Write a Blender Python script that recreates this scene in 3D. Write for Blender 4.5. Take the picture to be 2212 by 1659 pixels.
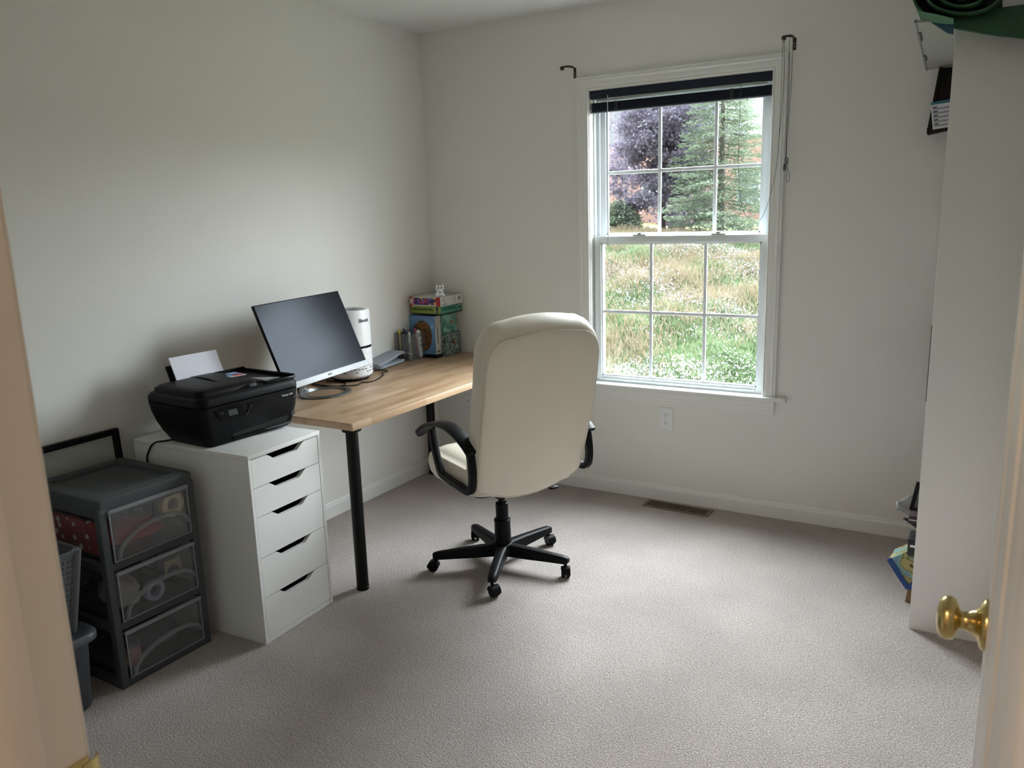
import bpy, bmesh, math, random
import numpy as np
from mathutils import Vector, Matrix
PI=math.pi
for o in list(bpy.data.objects): bpy.data.objects.remove(o)
S=bpy.context.scene; COL=S.collection
# ---------------------------------------------------------------- camera
CAM=Vector((2.7764,-3.7949,1.4729)); YAW,PIT,ROL,FPX=-0.5366,-0.2075,-0.0304,1734.07
fv=Vector((math.cos(PIT)*math.sin(YAW),math.cos(PIT)*math.cos(YAW),math.sin(PIT)))
rv=Vector((math.cos(YAW),-math.sin(YAW),0)); uv_=rv.cross(fv)
r2=math.cos(ROL)*rv+math.sin(ROL)*uv_; u2=-math.sin(ROL)*rv+math.cos(ROL)*uv_
cd=bpy.data.cameras.new('camera'); cam=bpy.data.objects.new('camera',cd); COL.objects.link(cam)
mt=Matrix((r2,u2,-fv)).transposed().to_4x4(); mt.translation=CAM; cam.matrix_world=mt
cd.sensor_width=36; cd.lens=FPX/2212*36; cd.clip_start=.02; cd.clip_end=300
cd.dof.use_dof=True; cd.dof.focus_distance=3.5; cd.dof.aperture_fstop=8.5
S.camera=cam
# ---------------------------------------------------------------- world, lights, exposure
S.view_settings.view_transform='Standard'; S.view_settings.look='None'
S.view_settings.exposure=0.47; S.view_settings.gamma=1.0; S.view_settings.use_curve_mapping=False
S.cycles.transparent_max_bounces=24
SKY=3.6; CLOUD=40.0; CDIR=Vector((-.36,.76,.50)).normalized(); GLOW=22.0; GDIR=Vector((.68,.70,.20)).normalized()   # overcast sky, brightest where the sun stands behind the clouds
w=bpy.data.worlds.new('overcast_sky'); S.world=w; w.use_nodes=True
nt=w.node_tree; N=nt.nodes; N.clear()
out=N.new('ShaderNodeOutputWorld'); bg=N.new('ShaderNodeBackground')
tc=N.new('ShaderNodeTexCoord'); sx=N.new('ShaderNodeSeparateXYZ'); rp=N.new('ShaderNodeMapRange')
nt.links.new(tc.outputs['Generated'],sx.inputs[0]); nt.links.new(sx.outputs['Z'],rp.inputs[0])
rp.inputs['From Min'].default_value=.13; rp.inputs['From Max'].default_value=.60; rp.inputs['To Min'].default_value=.62; rp.inputs['To Max'].default_value=SKY
dt=N.new('ShaderNodeVectorMath'); dt.operation='DOT_PRODUCT'; nt.links.new(tc.outputs['Generated'],dt.inputs[0]); dt.inputs[1].default_value=CDIR
mxx=N.new('ShaderNodeMath'); mxx.operation='MAXIMUM'; nt.links.new(dt.outputs['Value'],mxx.inputs[0]); mxx.inputs[1].default_value=0
pw=N.new('ShaderNodeMath'); pw.operation='POWER'; nt.links.new(mxx.outputs[0],pw.inputs[0]); pw.inputs[1].default_value=3.0
gz=N.new('ShaderNodeMapRange'); nt.links.new(sx.outputs['Z'],gz.inputs[0]); gz.inputs['From Min'].default_value=.14; gz.inputs['From Max'].default_value=.42
ml=N.new('ShaderNodeMath'); ml.operation='MULTIPLY'; nt.links.new(pw.outputs[0],ml.inputs[0]); nt.links.new(gz.outputs[0],ml.inputs[1])
ma=N.new('ShaderNodeMath'); ma.operation='MULTIPLY_ADD'; nt.links.new(ml.outputs[0],ma.inputs[0]); ma.inputs[1].default_value=CLOUD; nt.links.new(rp.outputs[0],ma.inputs[2])
d2=N.new('ShaderNodeVectorMath'); d2.operation='DOT_PRODUCT'; nt.links.new(tc.outputs['Generated'],d2.inputs[0]); d2.inputs[1].default_value=GDIR
m2_=N.new('ShaderNodeMath'); m2_.operation='MAXIMUM'; nt.links.new(d2.outputs['Value'],m2_.inputs[0]); m2_.inputs[1].default_value=0
p2=N.new('ShaderNodeMath'); p2.operation='POWER'; nt.links.new(m2_.outputs[0],p2.inputs[0]); p2.inputs[1].default_value=6.0
g2=N.new('ShaderNodeMapRange'); nt.links.new(sx.outputs['Z'],g2.inputs[0]); g2.inputs['From Min'].default_value=.02; g2.inputs['From Max'].default_value=.12
l2=N.new('ShaderNodeMath'); l2.operation='MULTIPLY'; nt.links.new(p2.outputs[0],l2.inputs[0]); nt.links.new(g2.outputs[0],l2.inputs[1])
a2_=N.new('ShaderNodeMath'); a2_.operation='MULTIPLY_ADD'; nt.links.new(l2.outputs[0],a2_.inputs[0]); a2_.inputs[1].default_value=GLOW; nt.links.new(ma.outputs[0],a2_.inputs[2])
nt.links.new(a2_.outputs[0],bg.inputs['Strength']); bg.inputs['Color'].default_value=(.89,.95,1.0,1); nt.links.new(bg.outputs[0],out.inputs[0])
pl=bpy.data.lights.new('window_portal','AREA'); pl.shape='RECTANGLE'; pl.size=.92; pl.size_y=1.5
po=bpy.data.objects.new('window_portal',pl); COL.objects.link(po); po.location=(1.455,.14,1.33); po.rotation_euler=(-PI/2,0,0)
pl.cycles.is_portal=True

# ---------------------------------------------------------------- materials
def lin(h):
    h=h.lstrip('#'); c=[int(h[i:i+2],16)/255 for i in (0,2,4)]
    return tuple((x/12.92 if x<=.04045 else ((x+.055)/1.055)**2.4) for x in c)+(1,)
def nn(m,t,**k):
    n=m.node_tree.nodes.new(t)
    for a,b in k.items():
        if a in n.inputs: n.inputs[a].default_value=b
        else: setattr(n,a,b)
    return n
def mat(name,col,rough=.6,metal=0,spec=.5,noise=0,nscale=8,bump=0,bscale=200,sheen=0,coat=0,alpha=1,emit=None,trans=0):
    m=bpy.data.materials.new(name); m.use_nodes=True; t=m.node_tree; b=t.nodes['Principled BSDF']
    c=lin(col) if isinstance(col,str) else tuple(col)+(1,)
    b.inputs['Base Color'].default_value=c; b.inputs['Roughness'].default_value=rough; b.inputs['Metallic'].default_value=metal
    b.inputs['Specular IOR Level'].default_value=spec; b.inputs['Coat Weight'].default_value=coat
    b.inputs['Sheen Weight'].default_value=sheen; b.inputs['Alpha'].default_value=alpha
    b.inputs['Transmission Weight'].default_value=trans
    if emit: b.inputs['Emission Color'].default_value=lin(emit[0]); b.inputs['Emission Strength'].default_value=emit[1]
    if noise or bump:
        co=nn(m,'ShaderNodeTexCoord')
    if noise:
        nz=nn(m,'ShaderNodeTexNoise',Scale=nscale,Detail=4.0); t.links.new(co.outputs['Object'],nz.inputs['Vector'])
        r=nn(m,'ShaderNodeMapRange'); r.inputs['To Min'].default_value=1-noise; r.inputs['To Max'].default_value=1+noise; t.links.new(nz.outputs[0],r.inputs[0])
        mx=nn(m,'ShaderNodeVectorMath',operation='SCALE'); mx.inputs[0].default_value=c[:3]; t.links.new(r.outputs[0],mx.inputs['Scale']); t.links.new(mx.outputs[0],b.inputs['Base Color'])
    if bump:
        n2=nn(m,'ShaderNodeTexNoise',Scale=bscale,Detail=3.0); t.links.new(co.outputs['Object'],n2.inputs['Vector'])
        bp=nn(m,'ShaderNodeBump',Strength=bump,Distance=.002); t.links.new(n2.outputs[0],bp.inputs['Height']); t.links.new(bp.outputs[0],b.inputs['Normal'])
    return m
M={}
M['wall']=mat('wall_paint',(.80,.785,.75),.55,spec=.3,noise=.012,nscale=3,bump=.12,bscale=260)
M['ceil']=mat('ceiling_paint',(.76,.76,.74),.9,spec=.2,bump=.3,bscale=180)
M['trim']=mat('trim_paint',(.80,.80,.775),.38,noise=.01)
M['vinyl']=mat('window_vinyl',(.82,.87,.90),.32)
M['warmtrim']=mat('door_frame_lamplit',(.88,.80,.70),.42,noise=.02,nscale=5)  # warm hallway lamplight partly put into the frame colour
M['door']=mat('door_paint',(.72,.71,.68),.45)
M['white_lam']=mat('white_laminate',(.79,.785,.765),.42,noise=.008)
M['blackp']=mat('black_plastic',(.0045,.0045,.0055),.45,spec=.13,bump=.08,bscale=600)
M['blackg']=mat('black_gloss_plastic',(.004,.004,.005),.22,spec=.18)
M['blackm']=mat('black_painted_steel',(.005,.005,.005),.4,spec=.2)
M['greyp']=mat('grey_tower_plastic',(.062,.068,.071),.6,spec=.25,noise=.06,nscale=20,bump=.15,bscale=500)
M['binp']=mat('slate_bin_plastic',(.052,.055,.064),.5)
M['baskp']=mat('grey_basket_plastic',(.085,.088,.094),.5)
M['silver']=mat('silver_plastic',(.56,.58,.62),.4,spec=.3)
M['greymetal']=mat('brushed_grey_metal',(.20,.20,.20),.38,metal=.85)
M['white']=mat('white_plastic',(.82,.83,.85),.3)
M['whitem']=mat('white_matte',(.78,.78,.75),.7)
M['brass']=mat('polished_brass',(.62,.48,.20),.22,metal=1)
M['bronze']=mat('bronze_bracket',(.055,.048,.04),.45,metal=.6)
M['navy']=mat('navy_metal_blind',(.016,.022,.040),.4,spec=.25)
M['cord']=mat('dark_grey_cord',(.09,.09,.095),.7)
M['paper']=mat('white_paper',(.80,.80,.88),.8)
M['cloth']=mat('grey_blue_cloth',(.32,.36,.43),.95,sheen=.2,noise=.15,nscale=60,bump=.5,bscale=500)
M['rubber']=mat('green_foam',(.030,.095,.045),.8,noise=.08,nscale=30)
M['dark']=mat('dark_void',(.01,.01,.01),.9)
M['vent']=mat('brown_vent_metal',(.16,.115,.085),.45)
def flat(n,h,r=.55,**k): return mat(n,h,r,**k)

def carpet():
    m=bpy.data.materials.new('beige_cut_pile_carpet'); m.use_nodes=True; t=m.node_tree; b=t.nodes['Principled BSDF']
    co=nn(m,'ShaderNodeTexCoord')
    n1=nn(m,'ShaderNodeTexNoise',Scale=200.,Detail=4.,Roughness=.72); n2=nn(m,'ShaderNodeTexNoise',Scale=2.3,Detail=3.)
    n3=nn(m,'ShaderNodeTexVoronoi',Scale=250.); n4=nn(m,'ShaderNodeTexNoise',Scale=420.,Detail=2.)
    for n in (n1,n2,n3,n4): t.links.new(co.outputs['Object'],n.inputs['Vector'])
    r=nn(m,'ShaderNodeValToRGB'); e=r.color_ramp.elements
    e[0].position=.34; e[0].color=(.34,.283,.252,1); e[1].position=.62; e[1].color=(.86,.77,.725,1)  # dark speckle paints the shade between pile tufts into the colour
    t.links.new(n1.outputs[0],r.inputs[0])
    r2_=nn(m,'ShaderNodeMapRange'); r2_.inputs['From Min'].default_value=.3; r2_.inputs['From Max'].default_value=.7; r2_.inputs['To Min'].default_value=.88; r2_.inputs['To Max'].default_value=1.10
    t.links.new(n2.outputs[0],r2_.inputs[0])
    mx=nn(m,'ShaderNodeVectorMath',operation='SCALE'); t.links.new(r.outputs[0],mx.inputs[0]); t.links.new(r2_.outputs[0],mx.inputs['Scale']); t.links.new(mx.outputs[0],b.inputs['Base Color'])
    ad=nn(m,'ShaderNodeMath',operation='SUBTRACT'); t.links.new(n1.outputs[0],ad.inputs[0])
    ml=nn(m,'ShaderNodeMath',operation='MULTIPLY'); t.links.new(n3.outputs['Distance'],ml.inputs[0]); ml.inputs[1].default_value=.7; t.links.new(ml.outputs[0],ad.inputs[1])
    bp=nn(m,'ShaderNodeBump',Strength=1.,Distance=.008); t.links.new(ad.outputs[0],bp.inputs['Height']); t.links.new(bp.outputs[0],b.inputs['Normal'])
    b.inputs['Roughness'].default_value=1; b.inputs['Specular IOR Level'].default_value=.1; b.inputs['Sheen Weight'].default_value=.15
    return m
M['carpet']=carpet()
def wood():
    m=bpy.data.materials.new('butcher_block_wood'); m.use_nodes=True; t=m.node_tree; b=t.nodes['Principled BSDF']
    co=nn(m,'ShaderNodeTexCoord'); mp=nn(m,'ShaderNodeMapping'); mp.inputs['Rotation'].default_value=(0,0,PI/2)
    t.links.new(co.outputs['Object'],mp.inputs[0])
    br=nn(m,'ShaderNodeTexBrick'); br.inputs['Scale'].default_value=1.; br.inputs['Brick Width'].default_value=.36; br.inputs['Row Height'].default_value=.042
    br.inputs['Mortar Size'].default_value=.0004; br.inputs['Bias'].default_value=0; br.offset=.37; br.squash=1
    br.inputs['Color1'].default_value=(0,0,0,1); br.inputs['Color2'].default_value=(1,1,1,1); br.inputs['Mortar'].default_value=(.3,.3,.3,1)
    t.links.new(mp.outputs[0],br.inputs['Vector'])
    gm=nn(m,'ShaderNodeMapping'); gm.inputs['Scale'].default_value=(60,3,60); t.links.new(co.outputs['Object'],gm.inputs[0])
    gn=nn(m,'ShaderNodeTexNoise',Scale=1.,Detail=5.,Distortion=.6); t.links.new(gm.outputs[0],gn.inputs['Vector'])
    g2=nn(m,'ShaderNodeMapping'); g2.inputs['Scale'].default_value=(14,1.6,14); t.links.new(co.outputs['Object'],g2.inputs[0])
    gn2=nn(m,'ShaderNodeTexNoise',Scale=1.,Detail=3.); t.links.new(g2.outputs[0],gn2.inputs['Vector'])
    a=nn(m,'ShaderNodeMath',operation='MULTIPLY'); t.links.new(br.outputs[0],a.inputs[0]); a.inputs[1].default_value=.42
    a2=nn(m,'ShaderNodeMath',operation='MULTIPLY_ADD'); t.links.new(gn.outputs[0],a2.inputs[0]); a2.inputs[1].default_value=.42; t.links.new(a.outputs[0],a2.inputs[2])
    a3=nn(m,'ShaderNodeMath',operation='MULTIPLY_ADD'); t.links.new(gn2.outputs[0],a3.inputs[0]); a3.inputs[1].default_value=.55; t.links.new(a2.outputs[0],a3.inputs[2])
    r=nn(m,'ShaderNodeValToRGB'); e=r.color_ramp.elements; e[0].position=.25; e[0].color=(.25,.135,.07,1); e[1].position=.95; e[1].color=(.64,.46,.30,1)
    k=e.new(.55); k.color=(.47,.295,.17,1)
    t.links.new(a3.outputs[0],r.inputs[0]); t.links.new(r.outputs[0],b.inputs['Base Color'])
    b.inputs['Roughness'].default_value=.38
    return m
M['wood']=wood()
def glassm(name,tint=(.96,.98,.98),refl=1.0,haze=0.0):
    m=bpy.data.materials.new(name); m.use_nodes=True; t=m.node_tree; t.nodes.clear()
    o=nn(m,'ShaderNodeOutputMaterial'); tr=nn(m,'ShaderNodeBsdfTransparent'); tr.inputs[0].default_value=tint+(1,)
    gl=nn(m,'ShaderNodeBsdfGlossy'); gl.inputs['Roughness'].default_value=.02; lw=nn(m,'ShaderNodeLayerWeight'); lw.inputs['Blend'].default_value=.5; pw_=nn(m,'ShaderNodeMath',operation='POWER'); t.links.new(lw.outputs['Facing'],pw_.inputs[0]); pw_.inputs[1].default_value=5.; fr=nn(m,'ShaderNodeMath',operation='MULTIPLY_ADD'); t.links.new(pw_.outputs[0],fr.inputs[0]); fr.inputs[1].default_value=.8; fr.inputs[2].default_value=.02
    mx=nn(m,'ShaderNodeMixShader'); t.links.new(fr.outputs[0],mx.inputs[0]); t.links.new(tr.outputs[0],mx.inputs[1]); t.links.new(gl.outputs[0],mx.inputs[2])
    last=mx
    if haze:
        d=nn(m,'ShaderNodeBsdfDiffuse'); d.inputs[0].default_value=(.45,.46,.48,1); m2=nn(m,'ShaderNodeMixShader'); m2.inputs[0].default_value=haze
        t.links.new(mx.outputs[0],m2.inputs[1]); t.links.new(d.outputs[0],m2.inputs[2]); last=m2
    t.links.new(last.outputs[0],o.inputs[0]); return m
M['glass']=glassm('window_glass')
M['frost']=glassm('frosted_drawer_plastic',(.95,.955,.965),haze=.10)
M['clear']=glassm('clear_plastic',(.90,.90,.91),haze=.19)
M['tray']=glassm('clear_tray',(.96,.96,.97),haze=.04)
M['filmy']=glassm('clear_plastic_film',(.85,.86,.88),haze=.28)
M['binwin']=glassm('smoky_bin_plastic',(.25,.26,.3),haze=.10)
def leather():
    return mat('cream_leatherette',(.77,.705,.595),.48,noise=.03,nscale=12,bump=.25,bscale=350)
M['leather']=leather()
def ramp_mat(name,cols,scale=20,kind='noise',rough=.7,detail=3,const=True,vec='Object'):
    m=bpy.data.materials.new(name); m.use_nodes=True; t=m.node_tree; b=t.nodes['Principled BSDF']; b.inputs['Roughness'].default_value=rough
    co=nn(m,'ShaderNodeTexCoord')
    if kind=='noise': n=nn(m,'ShaderNodeTexNoise',Scale=float(scale),Detail=float(detail)); o=n.outputs[0]
    elif kind=='vor': n=nn(m,'ShaderNodeTexVoronoi',Scale=float(scale)); o=n.outputs['Color']
    elif kind=='dots': n=nn(m,'ShaderNodeTexVoronoi',Scale=float(scale)); o=n.outputs['Distance']
    elif kind=='wave': n=nn(m,'ShaderNodeTexWave',Scale=float(scale),Distortion=9.,Detail=2.); n.inputs['Detail Scale'].default_value=1.6; o=n.outputs[0]
    t.links.new(co.outputs[vec],n.inputs['Vector'])
    r=nn(m,'ShaderNodeValToRGB'); el=r.color_ramp.elements
    if const: r.color_ramp.interpolation='CONSTANT'
    for i,(p,c) in enumerate(cols):
        c=lin(c)
        if i<2: el[i].position=p; el[i].color=c
        else: k=el.new(p); k.color=c
    t.links.new(o,r.inputs[0]); t.links.new(r.outputs[0],b.inputs['Base Color']); return m
# ---------------------------------------------------------------- mesh helpers
def obj(name,bm,m=None,parent=None,smooth=None,sub=0,solid=0):
    me=bpy.data.meshes.new(name)
    if isinstance(bm,bpy.types.Mesh): me=bm
    else:
        bmesh.ops.recalc_face_normals(bm,faces=bm.faces[:]); bm.to_mesh(me); bm.free()
    me.name=name
    o=bpy.data.objects.new(name,me); COL.objects.link(o)
    if m is not None:
        for x in (m if isinstance(m,(list,tuple)) else [m]): me.materials.append(M[x] if isinstance(x,str) else x)
    if parent is not None: o.parent=parent
    if smooth:
        for p in me.polygons: p.use_smooth=True
        if smooth!=True:
            me.set_sharp_from_angle(angle=math.radians(smooth))
    if solid: md=o.modifiers.new('solid','SOLIDIFY'); md.thickness=solid; md.offset=0
    if sub: md=o.modifiers.new('sub','SUBSURF'); md.levels=sub; md.render_levels=sub
    return o
def thing(name,label,cat,loc=(0,0,0),rz=0,group=None,rot=None):
    o=bpy.data.objects.new(name,None); COL.objects.link(o); o.location=loc; o.rotation_euler=rot or (0,0,rz); o.empty_display_size=.05
    return tag(o,label,cat,group)
def tag(o,label,cat,group=None):
    o['label']=label; o['category']=cat
    if group: o['group']=group
    return o
def struct(o): o['kind']='structure'; return o
def NB(): return bmesh.new()
def box(bm,lo,hi,bev=0,seg=2,mi=0,rot=None):
    lo=Vector(lo); hi=Vector(hi); c=(lo+hi)/2; d=hi-lo
    r=bmesh.ops.create_cube(bm,size=1)['verts']
    for v in r: v.co=Vector((v.co.x*d.x,v.co.y*d.y,v.co.z*d.z))
    if bev:
        es=list({e for v in r for e in v.link_edges})
        q=bmesh.ops.bevel(bm,geom=es,offset=min(bev,min(d)*.49),segments=seg,affect='EDGES',profile=.5)
        fs=set(q['faces']); vs={v for f in fs for v in f.verts}
        st=list(vs); vis=set(st)
        while st:
            v=st.pop()
            for e in v.link_edges:
                w_=e.other_vert(v)
                if w_ not in vis: vis.add(w_); st.append(w_)
        r=list(vis)
    mtx=Matrix.Translation(c)
    if rot: mtx=mtx@rot
    for v in r: v.co=mtx@v.co
    if mi:
        for f in {f for v in r for f in v.link_faces}: f.material_index=mi
    return r
def boxo(name,lo,hi,m,parent=None,bev=0,seg=2,**k):
    bm=NB(); box(bm,lo,hi,bev,seg); return obj(name,bm,m,parent,smooth=35 if bev else None,**k)
def loft(bm,rings,caps=True,close=True,mi=0):
    V=[[bm.verts.new(p) for p in r] for r in rings]; F=[]
    n=len(rings[0])
    for a,b in zip(V,V[1:]):
        for i in range(n if close else n-1):
            j=(i+1)%n; F.append(bm.faces.new((a[i],a[j],b[j],b[i])))
    if caps: F+= [bm.faces.new(V[0][::-1]),bm.faces.new(V[-1])]
    for f in F: f.material_index=mi
    return V
def circ(c,r,n=20,ax='z',ph=0):
    c=Vector(c); P=[]
    for i in range(n):
        a=2*PI*i/n+ph; x,y=r*math.cos(a),r*math.sin(a)
        P.append(c+Vector({'z':(x,y,0),'y':(x,0,y),'x':(0,x,y)}[ax]))
    return P
def lathe(bm,prof,n=32,c=(0,0,0),ax='z',caps=True,mi=0):
    rings=[]
    for r,h in prof:
        cc=Vector(c)+Vector({'z':(0,0,h),'y':(0,h,0),'x':(h,0,0)}[ax]); rings.append(circ(cc,max(r,1e-4),n,ax))
    return loft(bm,rings,caps,mi=mi)
def rrect(w,h,r,n=5):
    P=[]
    for sx_,sy_,a0 in ((1,1,0),(-1,1,90),(-1,-1,180),(1,-1,270)):
        for i in range(n+1):
            a=math.radians(a0+90*i/n); P.append((sx_*(w/2-r)+r*math.cos(a),sy_*(h/2-r)+r*math.sin(a)))
    return P
def tube(bm,pts,r,n=8,caps=True,sect=None,upv=None,mi=0,closed=False):
    pts=[Vector(p) for p in pts]; rings=[]; prev=None; L=len(pts)
    for i,p in enumerate(pts):
        if closed: t=(pts[(i+1)%L]-pts[i-1])
        else: t=(pts[min(i+1,L-1)]-pts[max(i-1,0)])
        t.normalize()
        if upv is not None: a=Vector(upv); a=(a-t*a.dot(t)).normalized()
        else:
            if prev is None: a=t.orthogonal().normalized()
            else: a=(prev-t*prev.dot(t)).normalized()
        prev=a; b=t.cross(a); rr=r[i] if isinstance(r,(list,tuple)) else r
        if sect: rings.append([p+a*x+b*y for x,y in (sect(i) if callable(sect) else sect)])
        else: rings.append([p+(a*math.cos(2*PI*k/n)+b*math.sin(2*PI*k/n))*rr for k in range(n)])
    if closed: rings.append(rings[0]); return loft(bm,rings,False,mi=mi)
    return loft(bm,rings,caps,mi=mi)
def smoothp(pts,n=6,closed=False):
    P=[Vector(p) for p in pts]; out=[]; L=len(P)
    rng=range(L) if closed else range(L-1)
    for i in rng:
        if closed: a,b,c,d=P[i-1],P[i],P[(i+1)%L],P[(i+2)%L]
        else: a,b,c,d=P[max(i-1,0)],P[i],P[i+1],P[min(i+2,L-1)]
        for k in range(n):
            t=k/n; out.append(.5*((2*b)+(c-a)*t+(2*a-5*b+4*c-d)*t*t+(3*b-a-3*c+d)*t**3))
    if not closed: out.append(P[-1])
    return out
def prism(bm,poly,d,ax='x',at=0,mi=0):
    # poly: list of 2D; extruded along ax from at to at+d
    def P(u,v,w): return {'x':(w,u,v),'y':(u,w,v),'z':(u,v,w)}[ax]
    a=[bm.verts.new(P(u,v,at)) for u,v in poly]; b=[bm.verts.new(P(u,v,at+d)) for u,v in poly]
    n=len(poly); F=[bm.faces.new(a),bm.faces.new(b[::-1])]
    for i in range(n): F.append(bm.faces.new((a[i],b[i],b[(i+1)%n],a[(i+1)%n])))
    for f in F: f.material_index=mi
def text(name,s,size,loc,X,Y,m,parent,extr=.0004,align='CENTER',bold=0,space=1):
    cu=bpy.data.curves.new(name,'FONT'); cu.body=s; cu.size=size; cu.extrude=extr; cu.align_x=align; cu.align_y='CENTER'; cu.offset=bold; cu.space_character=space; cu.resolution_u=3
    tmp=bpy.data.objects.new(name,cu); COL.objects.link(tmp); bpy.context.view_layer.update()
    me=bpy.data.meshes.new_from_object(tmp); bpy.data.objects.remove(tmp)
    X=Vector(X).normalized(); Y=Vector(Y).normalized(); Z=X.cross(Y); T=Matrix((X,Y,Z)).transposed().to_4x4(); T.translation=Vector(loc)
    me.transform(T); me.materials.clear()
    return obj(name,me,m,parent)
def copyt(o,parent=None):
    c=o.copy(); COL.objects.link(c); c.parent=parent
    for ch in list(o.children): copyt(ch,c)
    return c
def npmesh(name,V,nper,m,parent=None):
    n=len(V); F=n//nper; me=bpy.data.meshes.new(name)
    me.vertices.add(n); me.vertices.foreach_set('co',V.astype(np.float32).ravel())
    me.loops.add(n); me.loops.foreach_set('vertex_index',np.arange(n,dtype=np.int32))
    me.polygons.add(F); me.polygons.foreach_set('loop_start',np.arange(0,n,nper,dtype=np.int32)); me.polygons.foreach_set('loop_total',np.full(F,nper,dtype=np.int32))
    me.update(calc_edges=True); me.validate()
    return obj(name,me,m,parent)

# ================================================================ THE SETTING
CH=2.4541; XR=2.935; YF=-3.41; YH=-3.53
WX0,WX1,WZ0,WZ1=1.003,1.903,.58,2.066      # window opening
struct(boxo('floor',(-.2,-4.9,-.12),(3.9,.14,0),'carpet'))
struct(boxo('ceiling',(-.2,-4.9,CH),(3.9,.14,CH+.1),'ceil'))
struct(boxo('wall_left',(-.12,-4.9,0),(0,.14,CH),'wall'))
bm=NB()
for a,b in (((-.12,0,-0.12),(WX0,.14,CH)),((WX1,0,-.12),(XR+.12,.14,CH)),((WX0,0,-.12),(WX1,.14,WZ0)),((WX0,0,WZ1),(WX1,.14,CH))): box(bm,a,b)
struct(obj('wall_back',bm,'wall'))
struct(boxo('wall_right',(XR,YF,0),(XR+.12,0,CH),'wall'))
DX0,DX1,DZ=2.022,2.831,2.06
bm=NB()
for a,b in (((0,YH,0),(DX0,YF,CH)),((DX1,YH,0),(3.9,YF,CH)),((DX0,YH,DZ),(DX1,YF,CH))): box(bm,a,b)
struct(obj('wall_front',bm,'wall'))
struct(boxo('wall_hallway',(0,-4.9,0),(3.9,-4.8,CH),'wall'))
struct(boxo('wall_hallway_right',(3.8,-4.8,0),(3.9,YH,CH),'wall'))
def baseboard(name,L,m='trim'):
    # profile (depth out of wall, z); runs 0..L along local X, wall at local y=0, room at -y
    bm=NB(); prism(bm,[(0,0),(-.012,0),(-.012,.058),(-.010,.064),(-.007,.067),(-.006,.074),(-.003,.079),(0,.080)],L,'x',0); return struct(obj(name,bm,m))
o=baseboard('baseboard_back',XR); 
o=baseboard('baseboard_left',-YF); o.rotation_euler=(0,0,PI/2); o.location=(0,YF,0)
o=baseboard('baseboard_right',-YF); o.rotation_euler=(0,0,-PI/2); o.location=(XR,0,0)
# door frame: jambs, stop, casings
def jamb(name,m,pieces,par=None):
    bm=NB()
    for a,b,be in pieces: box(bm,a,b,be)
    return obj(name,bm,m,par,smooth=35)
dj=struct(jamb('trim_1','warmtrim',[((DX0,YH-.002,0),(DX0+.018,YF+.002,DZ),.001),((DX0+.018,YH+.02,0),(DX0+.030,YF-.040,DZ-.018),.003)]))
boxo('strike_plate',(DX0+.018,YF-.022,.902),(DX0+.0195,YF+.003,.958),'brass',dj,bev=.0006)
bm=NB(); tube(bm,smoothp([(DX0+.0195,YF-.004,.930),(DX0+.019,YF+.008,.930),(DX0+.012,YF+.017,.930)],4),.01,sect=[(-.001,-.022),(.001,-.022),(.001,.022),(-.001,.022)],upv=(1,0,0)); obj('strike_lip',bm,'brass',dj)
dj2=struct(jamb('trim_2','warmtrim',[((DX1-.018,YH-.002,0),(DX1,YF+.002,DZ),.001),((DX1-.030,YH+.02,0),(DX1-.018,YF-.040,DZ-.018),.003)]))
struct(jamb('trim_3','warmtrim',[((DX0+.018,YH,DZ-.018),(DX1-.018,YF,DZ),.001)]))
def casing_v(bm,x0,x1,y,sgn,z0,z1):
    # stepped colonial profile between inner x0 and outer x1, proud of wall y by sgn
    d=x1-x0; P=[(0,0),(0,.008),(.08,.011),(.12,.009),(.2,.012),(.62,.014),(.68,.017),(.80,.018),(.86,.015),(.94,.017),(1,.015),(1,0)]
    prism(bm,[(x0+d*a,y+sgn*b) for a,b in P],z1-z0,'z',z0)
for i,(s,y) in enumerate(((1,YF),(-1,YH))):
    bm=NB(); casing_v(bm,DX0+.012,DX0-.046,y,s,0,DZ+.05); struct(obj('trim_%d'%(4+i*3),bm,'warmtrim'))
    bm=NB(); casing_v(bm,DX1-.012,DX1+.046,y,s,0,DZ+.05); struct(obj('trim_%d'%(5+i*3),bm,'warmtrim'))
    struct(boxo('trim_%d'%(6+i*3),(DX0+.0125,min(y,y+s*.016),DZ-.012),(DX1-.0125,max(y,y+s*.016),DZ+.05),'warmtrim'))
# open door leaf with knob
hx,hy=2.804,-3.400; fx,fy=2.811,-2.645
ang=math.atan2(fx-hx,fy-hy)
d1=struct(bpy.data.objects.new('door_1',None)); COL.objects.link(d1); d1.location=(hx,hy,0); d1.rotation_euler=(0,0,-ang)
LW=.757
bm=NB()
st=.0; T=.035
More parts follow.
